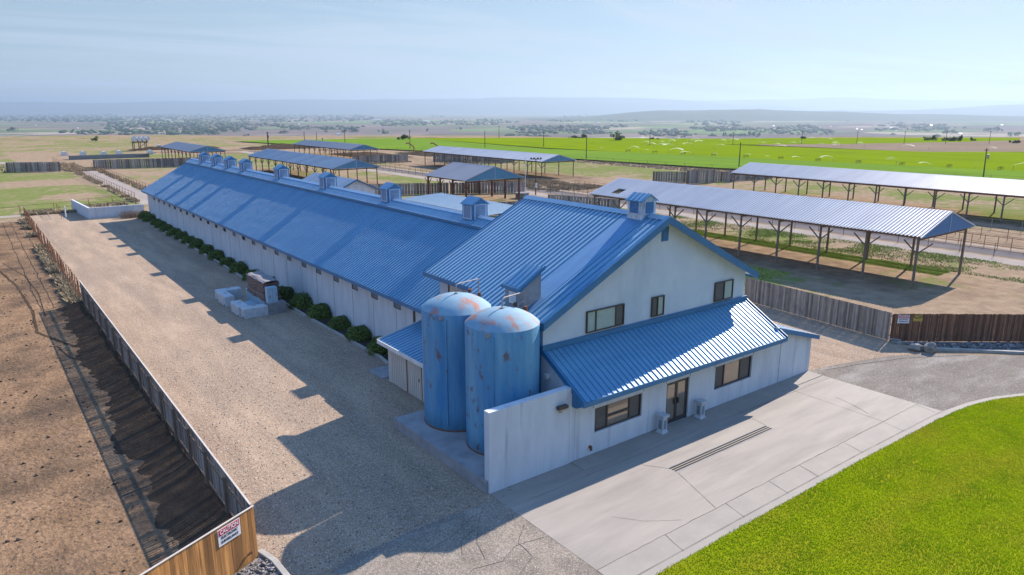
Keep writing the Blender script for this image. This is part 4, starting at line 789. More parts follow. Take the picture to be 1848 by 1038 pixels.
SY = [106.5, 104.0, 101.0, 97.6, 94.7, 90.6, 87.6, 84.4, 81.4, 77.4, 73.6, 69.9, 66.0, 62.6, 58.6, 54.6, 49.8, 46.3, 42.8, 39.6, 36.6, 34.9]
SY = [105.0, 102.2, 98.6, 95.6, 92.4, 88.6, 85.6, 82.4, 79.0, 75.2, 71.6, 68.0, 64.4, 61.0, 57.2, 53.2, 49.5, 46.2, 43.0, 40.0, 37.2]
ordn = ['first', 'second', 'third', 'fourth', 'fifth', 'sixth', 'seventh', 'eighth', 'ninth', 'tenth', 'eleventh', 'twelfth', 'thirteenth', 'fourteenth', 'fifteenth', 'sixteenth', 'seventeenth', 'eighteenth', 'nineteenth', 'twentieth', 'twenty-first']
for k in range(4):
    t = thing('round_shrub', 'x', 'shrub', (0, 0, 0), 'clipped green shrubs along the barn wall'); Vv, Ff, tt = shrub_mesh(k + 3)
    npmesh('foliage', Vv, Ff, M['leaf'], t, tint=tt); b = MB(); vs, fs = ico(.62); b.add([(x, y, max(z * .95 + .12, 0)) for x, y, z in vs], fs); b.build('shade_core', M['core'], t, smooth=True); protos.append(t)  # dark ball inside the leaves, inner shade put into its colour
used = [False] * 4
for i, yy in enumerate(SY):
    k = i % 4; t = protos[k] if not used[k] else copy_tree(protos[k]); used[k] = True
    t.location = (18.3 + random.uniform(-.06, .06), yy + random.uniform(-.15, .15), .05); s_ = random.uniform(.9, 1.12) * (1.08 if yy < 60 else 1.0); t.scale = (s_ * random.uniform(.92, 1.04), s_ * random.uniform(.95, 1.1), s_ * random.uniform(.78, .95)); t.rotation_euler.z = random.uniform(0, 6.28)
    t['label'] = 'round clipped green shrub, %s in the barn-wall row counting from the beige shed' % ordn[len(SY) - 1 - i]

# ------------------------------------------------------------------ fences
def board_fence(name, label, p0, p1, h, m, bw=.14, gap=.012, posts=2.44, side=1, cap=True, rails=(.35, 1.05, 1.6), hj=.02, postm='post', z0=.03, t=.02, board_part='boards', sag=0.0, zf=None, raild=.045):
    P0, P1 = Vector((*p0, 0)), Vector((*p1, 0)); L = (P1 - P0).length; D = (P1 - P0) / L; N = Vector((-D.y, D.x, 0)) * side
    zf = zf or (lambda x, y: 0.)
    th = thing(name, label, 'fence', ((P0.x + P1.x) / 2, (P0.y + P1.y) / 2, 0)); b = MB(); s_ = 0
    while s_ < L - bw * .5:
        c = P0 + D * (s_ + bw / 2); zz = zf(c.x, c.y); hh = h + random.uniform(-hj, hj) + sag * math.sin(s_ * .31) * .5
        b.obox((c.x, c.y, zz + (hh + z0) / 2), D * (bw / 2 - gap / 2 * random.uniform(.1, 1.9)), N * t / 2, (0, 0, (hh - z0) / 2), random.random()); s_ += bw
    b.build(board_part, m, th)
    for rz_ in rails:
        b = MB(); a = P0 + N * (t / 2 + raild / 2 + .002); c = P1 + N * (t / 2 + raild / 2 + .002); b.bar((a.x, a.y, rz_ + zf(a.x, a.y)), (c.x, c.y, rz_ + zf(c.x, c.y)), raild, .09); b.build('rail', M[postm], th)
    pm = None; n = int(L / posts) + 1
    for i in range(min(n, 100)):
        c = P0 + D * min(i * posts + .06, L - .06) + N * (t / 2 + raild + .055)
        if pm is None: b = MB(); q_ = org[th]; b.box(q_.x - .05, q_.x + .05, q_.y - .05, q_.y + .05, 0, h - .06); pm = b.build('post', M[postm], th); o = pm
        else: o = pm.copy(); COL.objects.link(o); o.parent = th
        o.location = (c.x - th.location.x, c.y - th.location.y, zf(c.x, c.y)); o.rotation_euler.z = math.atan2(D.y, D.x)
    if cap:
        b = MB(); b.bar((P0.x, P0.y, h + .03), (P1.x, P1.y, h + .03), .06, .025); b.build('cap_rail', M['fcap'], th)
    return th
board_fence('board_fence', 'long grey board fence dividing the gravel yard from the dirt pen', (5.68, 21.25), (5.55, 60.2), 1.82, M['fgrey'], gap=.042, side=1, rails=(.4, 1.42), z0=.04)
a0 = Vector((5.75, 21.18, 0)); dd = (Vector((2.31, 19.54, 0)) - a0).normalized(); a1 = a0 + dd * 11
board_fence('board_fence', 'orange-brown stained board fence panel holding the caution sign', (a0.x, a0.y), (a1.x, a1.y), 1.80, M['fcedar'], gap=.006, side=-1, z0=.02)
board_fence('board_fence', 'weathered grey slat fence behind the office building', (45.75, 31.2), (44.55, 19.75), 1.82, M['fgrey'], bw=.10, gap=.010, side=1, cap=False, hj=.012)
rd = Vector((6.4, -5.0, 0)).normalized(); r0 = Vector((44.5, 19.62, 0)); r1 = r0 + rd * 26
board_fence('board_fence', 'dark brown slat fence beside the drive, two signs on it', (r0.x, r0.y), (r1.x, r1.y), 1.80, M['fbrown'], bw=.10, gap=.012, side=1, cap=False, postm='postred')
# dark bank of manure along the pen side of the fence
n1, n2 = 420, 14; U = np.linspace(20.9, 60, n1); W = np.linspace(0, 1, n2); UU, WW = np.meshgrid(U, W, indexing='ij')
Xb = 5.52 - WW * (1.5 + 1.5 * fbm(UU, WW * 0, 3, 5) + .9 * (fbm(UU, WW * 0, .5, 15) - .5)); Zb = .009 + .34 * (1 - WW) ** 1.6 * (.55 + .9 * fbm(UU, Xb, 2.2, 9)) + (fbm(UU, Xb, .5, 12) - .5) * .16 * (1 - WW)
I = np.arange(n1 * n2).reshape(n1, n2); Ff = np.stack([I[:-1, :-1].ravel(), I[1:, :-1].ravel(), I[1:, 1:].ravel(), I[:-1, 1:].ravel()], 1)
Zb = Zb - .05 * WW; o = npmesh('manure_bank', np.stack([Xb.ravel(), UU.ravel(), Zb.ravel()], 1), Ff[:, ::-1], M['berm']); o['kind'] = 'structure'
# rusty pipe fences
def pipe_fence(label, pts, h=1.4, sp=2.5, rails=(.45, .9, 1.35), m='rust', r=.03, rr=.02, name='pipe_fence', jit=0., braces=False):
    P = [Vector((*p, 0)) for p in pts]; th = thing(name, label, 'fence', (P[0].x, P[0].y, 0)); Q = []
    for a, c in zip(P, P[1:]):
        k = max(1, round((c - a).length / sp)); Q += [a.lerp(c, i / k) for i in range(k)]
    Q.append(P[-1])
    for z in rails:
        b = MB(); b.path([(q.x, q.y, z + random.uniform(-jit, jit)) for q in Q], rr, 5); b.build('rail', M[m], th)
    if len(Q) > 100:
        b = MB()
        for q in Q: b.tube((q.x, q.y, 0), (q.x, q.y, h), r, n=6)
        o = b.build('post', M[m], th); o['kind'] = 'stuff'
    else:
        pm = None
        for q in Q:
            if pm is None: b = MB(); b.tube((P[0].x, P[0].y, 0), (P[0].x, P[0].y, h), r, n=6); pm = b.build('post', M[m], th); o = pm
            else: o = pm.copy(); COL.objects.link(o); o.parent = th
            o.location = (q.x - P[0].x, q.y - P[0].y, 0)
            if jit: o.rotation_euler = (random.uniform(-.05, .05), random.uniform(-.05, .05), 0)
    return th
pipe_fence('rusty brown pipe fence along the gravel yard beyond the board fence', [(5.5, 60.6), (5.45, 80), (5.4, 113)], 1.75, 1.25, (.5, 1.15, 1.7), r=.035, rr=.018, jit=.04)
pipe_fence('rusty pipe fence crossing behind the bare dirt pen', [(-14, 116.5), (5.2, 116.5)], 1.5, 3.2, (1.45,))
pipe_fence('thin pipe fence along the near edge of the left pasture', [(5.2, 119.6), (9.3, 119.6), (14, 123), (20.5, 124.5)], 1.3, 3.0, (.6, 1.25))
pipe_fence('pipe fence on the left side of the cattle alley', [(20.6, 125), (20.4, 203)], 1.55, 2.6, (.5, 1.0, 1.5))
pipe_fence('pipe fence on the right side of the cattle alley', [(25.1, 122), (24.9, 203)], 1.55, 2.6, (.5, 1.0, 1.5))
pipe_fence('pipe fence continuing left of the far alley', [(20.3, 206), (20, 240)], 1.4, 3.5, (.6, 1.3)); 
pipe_fence('pipe railing nearest the right shed along the pale lane', [(79.8, 8), (79.8, 116)], 1.35, 3.1, (.65, 1.3)); pipe_fence('far half of the pipe railing along the pale lane', [(79.8, 119), (79.8, 250)], 1.35, 3.1, (.65, 1.3))
pipe_fence('headlock railing on the near side of the dark lane', [(84.6, 8), (84.6, 110)], 1.3, 1.25, (.35, 1.25), rr=.03); pipe_fence('headlock railing far along the dark lane', [(84.6, 114), (84.6, 215)], 1.3, 2.5, (.35, 1.25), rr=.03)
pipe_fence('pipe fence of the pen behind the dark lane', [(90.5, 8), (90.5, 100)], 1.4, 2.6, (.5, .95, 1.35)); pipe_fence('pipe fence at the foot of the far right shed', [(97.5, 8), (97.5, 96)], 1.4, 3.2, (.7, 1.35), m='lane')
pipe_fence('wire fence along the near edge of the green field', [(122, 236), (132, 195), (140, 152), (143.5, 118), (147, 104), (168, 52), (182, 16)], 1.3, 6, (.6, 1.2), r=.05, m='post')
pipe_fence('short pipe gate posts at the corner of the yard by the alley', [(9.4, 112.5), (9.4, 117)], 1.5, 2.2, (.8, 1.4))
def panel_fence(label, p0, p1, h=2.0, dark=False):
    return board_fence('windbreak_fence', label, p0, p1, h, M['fgrey'], bw=.5, gap=.05, posts=4.5, cap=False, rails=(.5, 1.5), hj=.03)
panel_fence('short grey windbreak panel standing alone in the left pasture', (7.7, 205), (18.2, 199.8), 2.3)
panel_fence('long grey windbreak fence right of the cattle alley', (25.2, 203), (46, 197.5), 2.3)
panel_fence('grey board windbreak behind the brown-post shed', (50, 113.5), (66, 105.2), 1.95); panel_fence('right half of the windbreak behind the brown-post shed', (66.2, 105.1), (77.5, 98.4), 1.95)
panel_fence('grey windbreak corner between the white roof and the office building', (56.5, 79.5), (68, 73.5), 1.9)
panel_fence('grey windbreak fence far behind the long middle shed', (83, 180), (100.8, 182), 2.1); panel_fence('grey windbreak fence left behind the far middle shed', (105.5, 176), (122, 160), 2.1)
panel_fence('low grey boards near the far end of the right shed', (70.5, 84), (74.5, 72.5), 1.5)
panel_fence('small grey windbreak panel, left of three near the green field', (110.5, 98.8), (115.5, 93.5), 2.1); panel_fence('small grey windbreak panel, middle of three near the green field', (112.6, 91.8), (118.6, 90), 2.6)
panel_fence('small grey windbreak panel, right of three near the green field', (120.6, 91.2), (123.5, 88.8), 2.0); panel_fence('grey windbreak boards behind the far right shed end', (124, 90), (136, 88), 2.2)

# concrete enclosure at the far end of the yard
ce = thing('concrete_wall', 'low L-shaped pale concrete wall at the far end of the gravel yard', 'wall', (12.3, 108.7, 0))
b = MB(); b.prism([(12.2, 108.7, 0), (18.88, 108.7, 0), (18.88, 108.7, 1.5), (12.2, 108.7, 1.5)], (0, .25, 0)); b.prism([(12.2, 108.953, 0), (11.6, 121, 0), (11.6, 121, 1.5), (12.2, 108.953, 1.5)], (.25, .01, 0)); b.build('wall_panel', M['wall'], ce)
b = MB(); b.box(12.5, 19.0, 108.05, 108.6, -.01, .1); o = b.build('concrete_footing', M['walk']); o['kind'] = 'structure'
for x, y, lab in ((9.9, 112.2, 'short white post standing left of the low concrete wall'), (17.3, 113.5, 'wooden post inside the low concrete wall')):
    b = MB(); b.tube((x, y, 0), (x, y, 1.6), .08, n=8); b.box(x - .15, x + .15, y - .04, y + .04, 1.2, 1.3); o = b.build('post', M['polew'] if x < 10 else M['post']); props(o, lab, 'post')
b = MB(); b.path([(15.2, 113.6, 1.6), (15.2, 113.6, 0)], .09, 8); b.path([(15.2, 113.6, 1.5), (18.8, 113.8, 1.5)], .05, 6); b.path([(15.2, 113.6, .8), (18.8, 113.8, .8)], .05, 6); b.path([(18.8, 113.8, 1.7), (18.8, 113.8, 0)], .08, 8); o = b.build('loading_rail', M['post']); props(o, 'weathered wooden rail frame standing inside the low concrete wall', 'rail')

# ------------------------------------------------------------------ signs
def text_mesh(s_, size, loc, xdir, m, parent, depth=.004, align='CENTER', name='lettering', sx=1.0):
    cu = bpy.data.curves.new('t', 'FONT'); cu.body = s_; cu.size = size; cu.align_x = align; cu.align_y = 'CENTER'; cu.extrude = depth; cu.offset = size * .018; cu.resolution_u = 3
    o = bpy.data.objects.new('t', cu); COL.objects.link(o); dg = bpy.context.evaluated_depsgraph_get(); me = bpy.data.meshes.new_from_object(o.evaluated_get(dg)); bpy.data.objects.remove(o)
    xd = Vector(xdir).normalized(); up = Vector((0, 0, 1)); nrm = xd.cross(up); Mx = Matrix((xd * sx, up, nrm)).transposed().to_4x4(); Mx.translation = Vector(loc) - org[parent]
    me.transform(Mx); me.materials.clear(); me.materials.append(m); q = bpy.data.objects.new(name, me); COL.objects.link(q); q.parent = parent; return q
def caution(c, xd, wd, hg, label):
    xd = Vector(xd).normalized(); nrm = xd.cross(Vector((0, 0, 1))); c = Vector(c); t = thing('caution_sign', label, 'sign', tuple(c))
    def plate(w_, h_, dx, dz, dn, m, nm, par): b = MB(); b.obox(c + xd * dx + Vector((0, 0, dz)) + nrm * dn, xd * w_ / 2, nrm * .003, (0, 0, h_ / 2)); return b.build(nm, M[m], par)
    p = plate(wd, hg, 0, 0, 0, 'signw', 'sign_plate', t); plate(wd * .92, hg * .36, 0, hg * .27, .006, 'signr', 'red_panel', t)
    text_mesh('CAUTION', hg * .34, tuple(c + Vector((0, 0, hg * .27)) + nrm * .012), xd, M['signw'], t, sx=wd * .84 / (hg * .34 * 4.55)); text_mesh('ELECTRONIC', hg * .21, tuple(c + Vector((0, 0, -hg * .05)) + nrm * .006), xd, M['signk'], t, sx=wd * .82 / (hg * .21 * 6.5)); text_mesh('SURVEILLANCE', hg * .21, tuple(c + Vector((0, 0, -hg * .30)) + nrm * .006), xd, M['signk'], t, sx=wd * .9 / (hg * .21 * 7.9))
e = -dd; nf = e.cross(Vector((0, 0, 1)))
c = a0 + dd * 1.02; caution((c.x + nf.x * .03, c.y + nf.y * .03, 1.47), e, .84, .57, 'white and red caution sign on the orange-brown fence, bottom left')
nf = rd.cross(Vector((0, 0, 1))); c = r0 + rd * .62; caution((c.x + nf.x * .03, c.y + nf.y * .03, 1.47), rd, .72, .54, 'white and red caution sign on the dark brown fence by the drive')
c = r0 + rd * 1.5; c = Vector((c.x + nf.x * .03, c.y + nf.y * .03, 1.54)); ts = thing('warning_sign', 'small black and yellow sign beside the caution sign on the brown fence', 'sign', tuple(c))
b = MB(); b.obox(c, rd * .27, nf * .003, (0, 0, .2)); b.build('sign_plate', M['signy'], ts); b = MB(); b.obox(c + Vector((0, 0, .09)) + nf * .006, rd * .25, nf * .003, (0, 0, .1)); b.obox(c + Vector((0, 0, -.145)) + nf * .006, rd * .25, nf * .003, (0, 0, .01)); b.build('black_panel', M['signk'], ts)
text_mesh('NO', .21, tuple(c + Vector((0, 0, .09)) + nf * .012), rd, M['signy'], ts, sx=1.2); text_mesh('TRESPASSING', .075, tuple(c + Vector((0, 0, -.06)) + nf * .006), rd, M['signk'], ts, sx=.9)

# ------------------------------------------------------------------ rocks
def rock(x, y, r, lab, flat=.7, seed=1, nm='boulder'):
    vs, fs = ico(1, 3); rr = np.random.default_rng(seed); o3 = rr.random(3) * 6; b = MB(); out_ = []
    for v in vs:
        k = 1 + .16 * math.sin(v[0] * 3 + o3[0]) * math.cos(v[1] * 3.4 + o3[1]) + .09 * math.sin(v[2] * 6 + v[0] * 4 + o3[2]); out_.append((x + v[0] * r * k, y + v[1] * r * k * .85, max(v[2] * r * k * flat + r * flat * .75, 0)))
    b.add(out_, fs); o = b.build(nm, M['rock']); props(o, lab, 'rock')
rock(43.95, 17.9, .42, 'smooth rounded boulder at the end of the drive kerb, left one', .62, 2); rock(44.35, 17.25, .40, 'rough jagged boulder at the end of the drive kerb, right one', .85, 5)
b = MB(); b.obox((44.35, 19.1, .1), (.3, -.28, 0), (.07, .08, 0), (0, 0, .07)); b.obox((44.5, 19.35, .2), (.16, -.26, 0), (.06, .06, 0), (0, 0, .04)); o = b.build('stone_slab', M['rock']); props(o, 'broken pale stone slabs leaning at the foot of the fence corner', 'rock')

# ------------------------------------------------------------------ open sheds
def open_shed(name, label, x0, x1, y0, y1, ez, pz, xl, xr, sp, mroof='metalroof', mpost='post', mgable='roof', rib=.035, ribp=.305, pw=.11, gable_span=True, brace=True, hole=None, hw=.035):
    t = thing(name, label, 'shed', ((x0 + x1) / 2, (y0 + y1) / 2, 0), 'open-sided cattle sheds'); xm = (x0 + x1) / 2; sl = (pz - ez) / (xm - x0); L = y1 - y0; b = MB()
    va = Vector((xm - x0, 0, pz - ez)); vb = Vector((xm - x1, 0, pz - ez))
    if hole:
        ha, hb, hc, hd = hole        # along y (from y0), along slope
        O = Vector((x0, y0, ez)); Vn = va.normalized(); Ls = va.length
        rib_roof(b, O, (0, 1, 0), va, ha, Ls, ribp, rib, hw); rib_roof(b, O + Vector((0, hb, 0)), (0, 1, 0), va, L - hb, Ls, ribp, rib, hw)
        rib_roof(b, O + Vector((0, ha, 0)), (0, 1, 0), va, hb - ha, hc, ribp, rib, hw); rib_roof(b, O + Vector((0, ha, 0)) + Vn * hd, (0, 1, 0), va, hb - ha, Ls - hd, ribp, rib, hw)
    else: rib_roof(b, (x0, y0, ez), (0, 1, 0), va, L, va.length, ribp, rib, hw)
    rib_roof(b, (x1, y0, ez), (0, 1, 0), vb, L, vb.length, ribp, rib, hw); b.build('roof', M[mroof], t, fix=False)
    b = MB(); b.prism([(xm - .2, y0 - .02, pz - .2 * sl + .02), (xm, y0 - .02, pz + .06), (xm + .2, y0 - .02, pz - .2 * sl + .02)], (0, L + .04, 0)); 
    b.prism([(x0 - .02, y0 - .04, ez - .01), (xm, y0 - .04, pz + .05), (xm, y0 - .04, pz - .06), (x0 - .02, y0 - .04, ez - .12)], (0, .04, 0)); b.prism([(x1 + .02, y0 - .04, ez - .01), (xm, y0 - .04, pz + .05), (xm, y0 - .04, pz - .06), (x1 + .02, y0 - .04, ez - .12)], (0, .04, 0)); b.build('roof_trim', M[mroof], t)
    n = 22
    for yg in (y0 + .02, y1 - .06):
        b = MB()
        for sg, xe in ((1, x0), (-1, x1)):
            b.prism([(xe, yg, ez - .12), (xm, yg, pz - .04), (xm, yg, ez - .12)], (0, .03, 0))
            k = 0.2
            while k < pz - ez - .1: xx = xe + (xm - xe) * (k / (pz - ez)) ; b.box(min(xx, xm), max(xx, xm), yg - .025, yg - .002, ez - .12 + k, ez - .12 + k + .04); k += .2
        g_ = b.build('gable_panel', M[mgable], t); b = MB(); b.box(xm - .05, xm + .05, yg - .04, yg - .027, ez - .12, pz - .08); b.build('gable_strip', M['whiteroof'], g_)
    for xx in (xl, xr):
        b = MB(); b.box(xx - .04, xx + .04, y0 + .05, y1 - .05, ez - .42 + (xx - x0 if xx < xm else x1 - xx) * sl, ez - .14 + (xx - x0 if xx < xm else x1 - xx) * sl - .0); b.build('beam', M['beam'], t)
    b = MB(); b.bar((xl, y0 + .4, ez - .3), (xr, y0 + .4, ez - .3), .05, .2); tb = b.build('tie_beam', M['beam'], t); nb = int(L / sp)
    for i in range(1, nb + 1): o = tb.copy(); COL.objects.link(o); o.parent = t; o.location = (0, i * (L - .8) / nb, 0)
    pmesh = None; bmesh_ = None; nn = int(round((L - .8) / sp))
    for i in range(nn + 1):
        yy = y0 + .4 + i * (L - .8) / nn
        for xx in (xl, xr):
            if pmesh is None:
                b = MB(); c = org[t]; b.tube((c.x, c.y, 0), (c.x, c.y, ez - .2), pw, pw * .9, 10); pmesh = b.build('post', M[mpost], t); o = pmesh
            else: o = pmesh.copy(); COL.objects.link(o); o.parent = t
            o.location = (xx - org[t].x, yy - org[t].y, 0)
        if brace:
            if bmesh_ is None:
                b = MB(); c = org[t]; q = sp * .27; b.bar((c.x, c.y, ez - 1.45), (c.x, c.y - q, ez - .45), .09); b.bar((c.x, c.y, ez - 1.45), (c.x, c.y + q, ez - .45), .09); bmesh_ = b.build('brace', M[mpost], t); o = bmesh_
            else: o = bmesh_.copy(); COL.objects.link(o); o.parent = t
            o.location = (xl - org[t].x, yy - org[t].y, 0)
    if hole:
        b = MB(); O = Vector((x0, y0, ez)); Vn = va.normalized()
        for k in (.2, .6): p = O + Vn * (hc + (hd - hc) * k) + Vector((0, 0, -.06)); b.bar((p.x, y0 + ha, p.z), (p.x, y0 + hb, p.z), .05, .08)
        b.build('purlin', M['beam'], t)
    return t
open_shed('cattle_shed', 'nearest open cattle shed with shiny silver roof, blue gable end and hole in its roof', 59.1, 69.3, 24.8, 62.8, 4.32, 5.9, 59.7, 68.6, 4.12, hole=(33.9, 35.2, .9, 2.3), rib=.085, hw=.085, mgable='cupola')
open_shed('cattle_shed', 'long bright-roofed cattle shed at the right edge of the picture', 104.9, 115.3, 14, 76.2, 3.6, 5.1, 105.4, 114.8, 4.13, rib=.085, hw=.085)
open_shed('cattle_shed', 'long pale-roofed shed behind the brown-post shed, green field behind it', 96.3, 106.1, 117, 166, 3.62, 4.85, 96.8, 105.7, 4.6, mroof='metalroof', mpost='post')
open_shed('pole_barn', 'short shed with dark red-brown posts and dull grey roof', 59.2, 70.6, 90.0, 101.9, 3.8, 5.65, 59.8, 69.9, 3.75, mroof='metalroof2', mpost='postred', pw=.17)
open_shed('cattle_shed', 'long blue-grey shed directly behind the barn ridge cupolas', 54.0, 64.0, 126.5, 176, 3.55, 5.0, 54.5, 63.4, 4.5, mroof='metalroof3', mpost='beam')
open_shed('cattle_shed', 'leftmost open shed with dark grey roof beyond the far end of the barn', 47.3, 57.2, 203, 237, 3.5, 4.85, 47.8, 56.7, 4.3, mroof='metalroof2')
open_shed('cattle_shed', 'farthest grey open shed, half hidden behind the blue-grey one', 87.5, 97, 192, 236, 3.2, 4.5, 88, 96.5, 4.5, mroof='metalroof2')
# white low roof on posts
t = thing('flat_shelter', 'low white sheet roof on short posts behind the barn ridge', 'shelter', (50, 76, 0)); b = MB(); v = Vector((6.2, 0, .35)); rib_roof(b, (46.4, 66, 2.45), (0, 1, 0), v, 20, v.length, .6, .07, .04); slab(b, (46.4, 66, 2.45), (0, 1, 0), v, 20, v.length, -.06, -.01); b.build('roof', M['whiteroof'], t, fix=False)
for i in range(6):
    for xx in (47.2, 52.2): b = MB(); b.tube((xx, 67 + i * 3.6, 0), (xx, 67 + i * 3.6, 2.42), .08, n=8); b.build('post', M['post'], t)
b = MB(); b.box(47.3, 47.36, 66.5, 85.5, .1, 1.5); b.build('back_boards', M['fgrey'], t)
# small white house with blue-edged roof
t = thing('farm_building', 'white building with pale blue gable roof behind the barn ridge', 'building', (45, 104, 0)); b = MB(); b.prism([(42, 96.8, 0), (47.9, 96.8, 0), (47.9, 96.8, 2.85), (44.95, 96.8, 4.15), (42, 96.8, 2.85)], (0, 15, 0)); b.build('wall', M['wall'], t)
b = MB()
for xe in (41.6, 48.3): v = Vector((44.95 - xe, 0, 1.55)); rib_roof(b, (xe, 96.5, 2.75), (0, 1, 0), v, 15.6, v.length, .4, .02, .03)
b.build('roof', M['metalroof3'], t, fix=False)
b = MB()
for xe in (41.6, 48.3): b.prism([(xe, 96.45, 2.8), (44.95, 96.45, 4.36), (44.95, 96.45, 4.14), (xe, 96.45, 2.58)], (0, .05, 0))
b.build('fascia', M['trim'], t); b = MB(); b.box(43.4, 46.6, 96.77, 96.798, 0, 2.3); b.build('garage_door', M['louver'], t); b = MB(); b.box(44.8, 45.1, 96.6, 96.79, 3.3, 3.55); b.build('lamp', M['white'], t)

# ------------------------------------------------------------------ poles
def upole(x, y, h, lab, arm=.0, r=.14, m='pole', lean=0., box=False):
    t = thing('utility_pole', lab, 'pole', (x, y, 0), 'utility poles along the field'); b = MB(); b.tube((x, y, 0), (x + lean, y, h), r, r * .7, 8); b.build('pole_shaft', M[m], t)
    if arm: b = MB(); b.bar((x + lean * .95 - arm * .8, y + arm * .6, h - .4), (x + lean * .95 + arm * .8, y - arm * .6, h - .4), .1, .12); b.build('crossarm', M[m], t)
    if box: b = MB(); b.tube((x + .25, y - .2, h - 2.2), (x + .25, y - .2, h - 1.3), .22, n=10); b.build('transformer', M['pipe'], t)
upole(134, 240, 7.0, 'utility pole left of the long pale-roofed shed, green field behind', .4); upole(144.5, 155, 6.4, 'bare utility pole at the right end of the long pale-roofed shed'); upole(155.2, 110.4, 6.3, 'bare utility pole at the left end of the far right shed'); upole(170.8, 61, 6.4, 'leaning utility pole with transformer rising above the far right shed', .5, lean=-.5, box=True)
upole(93.2, 276, 6.2, 'double utility pole with boxes far left of the blue-grey shed', .5, box=True); upole(95, 282, 6.0, 'thin pole right beside the double pole'); upole(98.4, 252.8, 6.6, 'thin dark pole above the left end of the farthest shed'); upole(118, 262, 6.8, 'dark pole above the middle of the farthest shed', .3); upole(112, 275, 5.6, 'grey thin pole between two dark poles beyond the farthest shed')
upole(158.7, 226.5, 6.6, 'utility pole above the left part of the long pale-roofed shed'); upole(181.8, 219.5, 6.4, 'utility pole standing in the field above the long pale-roofed shed', .4); upole(220.5, 302, 6.5, 'far utility pole at the field edge, left of centre', .4)
for x, y, n_ in ((221.6, 200.6, 'first'), (252.3, 183.2, 'second'), (283.7, 171.7, 'third'), (302.4, 157.6, 'fourth'), (318.3, 145.5, 'fifth'), (335, 136, 'sixth'), (356, 127, 'seventh')): upole(x, y, 5.6, 'far utility pole beyond the sprinklers, %s from the left on that line' % n_, .5, r=.11)
t = thing('light_pole', 'tall floodlight pole with four lamps above the office roof ridge', 'light pole', (77, 95, 0)); b = MB(); b.tube((77.05, 95, 0), (77.05, 95, 6.2), .11, .08, 10); b.build('pole_shaft', M['postred'], t); b = MB(); b.bar((76.4, 95.5, 6.0), (77.7, 94.5, 6.0), .07); b.build('lamp_bar', M['pole'], t)
for a in (-.75, -.3, .3, .75): b = MB(); b.obox((77.05 + a * .85, 95 - a * .65, 6.15), (.13, -.1, 0), (.06, .08, 0), (0, 0, .14)); b.build('floodlight', M['black'], t)
b = MB(); b.box(76.85, 77.2, 94.75, 94.9, 1.2, 2.0); b.build('switch_box', M['white'], t)
upole(76.5, 97.2, 6.3, 'thin white pole left of the floodlight pole', m='polew', r=.06)
upole(104, 250, 4.5, 'short dark pole with double lamp left of the farthest shed', .4)

# ------------------------------------------------------------------ odds and ends in the distance
t = thing('hutch_platform', 'pile of white calf hutches on a wooden frame, far left', 'hutches', (52, 288, 0)); b = MB()
for x in (49, 51, 53): b.bar((x, 286, 0), (x, 286, 3.1), .25); b.bar((x, 289, 0), (x, 289, 3.1), .25)
b.bar((48.5, 286, 3), (53.5, 286, 3), .2); b.bar((49, 286, 0), (53, 286, 3), .15); b.box(48.4, 53.6, 285.6, 289.4, 3.1, 3.25); b.build('frame', M['post'], t)
for k in range(4): b = MB(); b.obox((49.3 + k * 1.45, 287, 4.2), (.45, 0, .5), (0, 1.2, 0), (-.35, 0, .55)); b.build('hutch', M['white'], t)
for i, (x, y) in enumerate(((31, 268), (36, 262), (41, 266), (49.5, 262), (60, 300), (26, 270))):
    b = MB(); b.prism([(x - .9, y, 0), (x + .9, y, 0), (x + .8, y, .9), (x + .4, y, 1.35), (x - .4, y, 1.35), (x - .8, y, .9)], (0, 2.0, 0)); o = b.build('calf_hutch', M['white']); props(o, 'small white calf hutch in the scattered far-left group', 'hutch', 'scattered calf hutches')
b = MB(); b.box(25, 46, 246, 246.4, 0, 1.2); b.box(25, 25.4, 246.4, 250, 0, 1.2); o = b.build('feed_trough_wall', M['block2']); props(o, 'long low grey concrete bunker wall far left of the barn', 'wall')
b = MB(); b.obox((44, 246, 1.0), (4, -1, .4), (.1, .4, 0), (0, 0, .12)); o = b.build('timber', M['lane']); props(o, 'pale long timber resting against the low bunker wall', 'timber')
for x, y, s_, lab in ((124, 220, 1, 'bent rusty machine arm sticking up at the field edge, left one'), (130.8, 215, -1, 'bent rusty machine arm sticking up at the field edge, right one')):
    b = MB(); b.path([(x, y, 0), (x + .4, y, 1.4), (x + .1, y + .3, 2.2), (x - 1.2, y + 1.2, 3.2), (x - 1.9, y + 1.6, 3.0)], .22, 7); o = b.build('rusty_arm', M['rusty']); props(o, lab, 'machine')
b = MB(); vs, fs = ico(1, 2); b.tube((72.4, 92.8, 0), (72.4, 92.8, .85), 1.1, n=24); b.tube((72.4, 92.8, .85), (72.4, 92.8, .92), 1.25, n=24); o = b.build('water_trough', M['block2']); props(o, 'round grey concrete water trough under the brown-post shed', 'trough')
b = MB(); b.obox((58.5, 66.8, 2.6), (.35, 0, 0), (0, .05, 0), (0, .12, .35)); b.tube((58.5, 66.9, 0), (58.5, 66.9, 2.4), .07); b.tube((58.9, 66.9, 0), (58.9, 66.9, 2.6), .07); o = b.build('small_panel', M['frame']); props(o, 'small dark panel on a post at the end of the white sheet roof', 'panel')
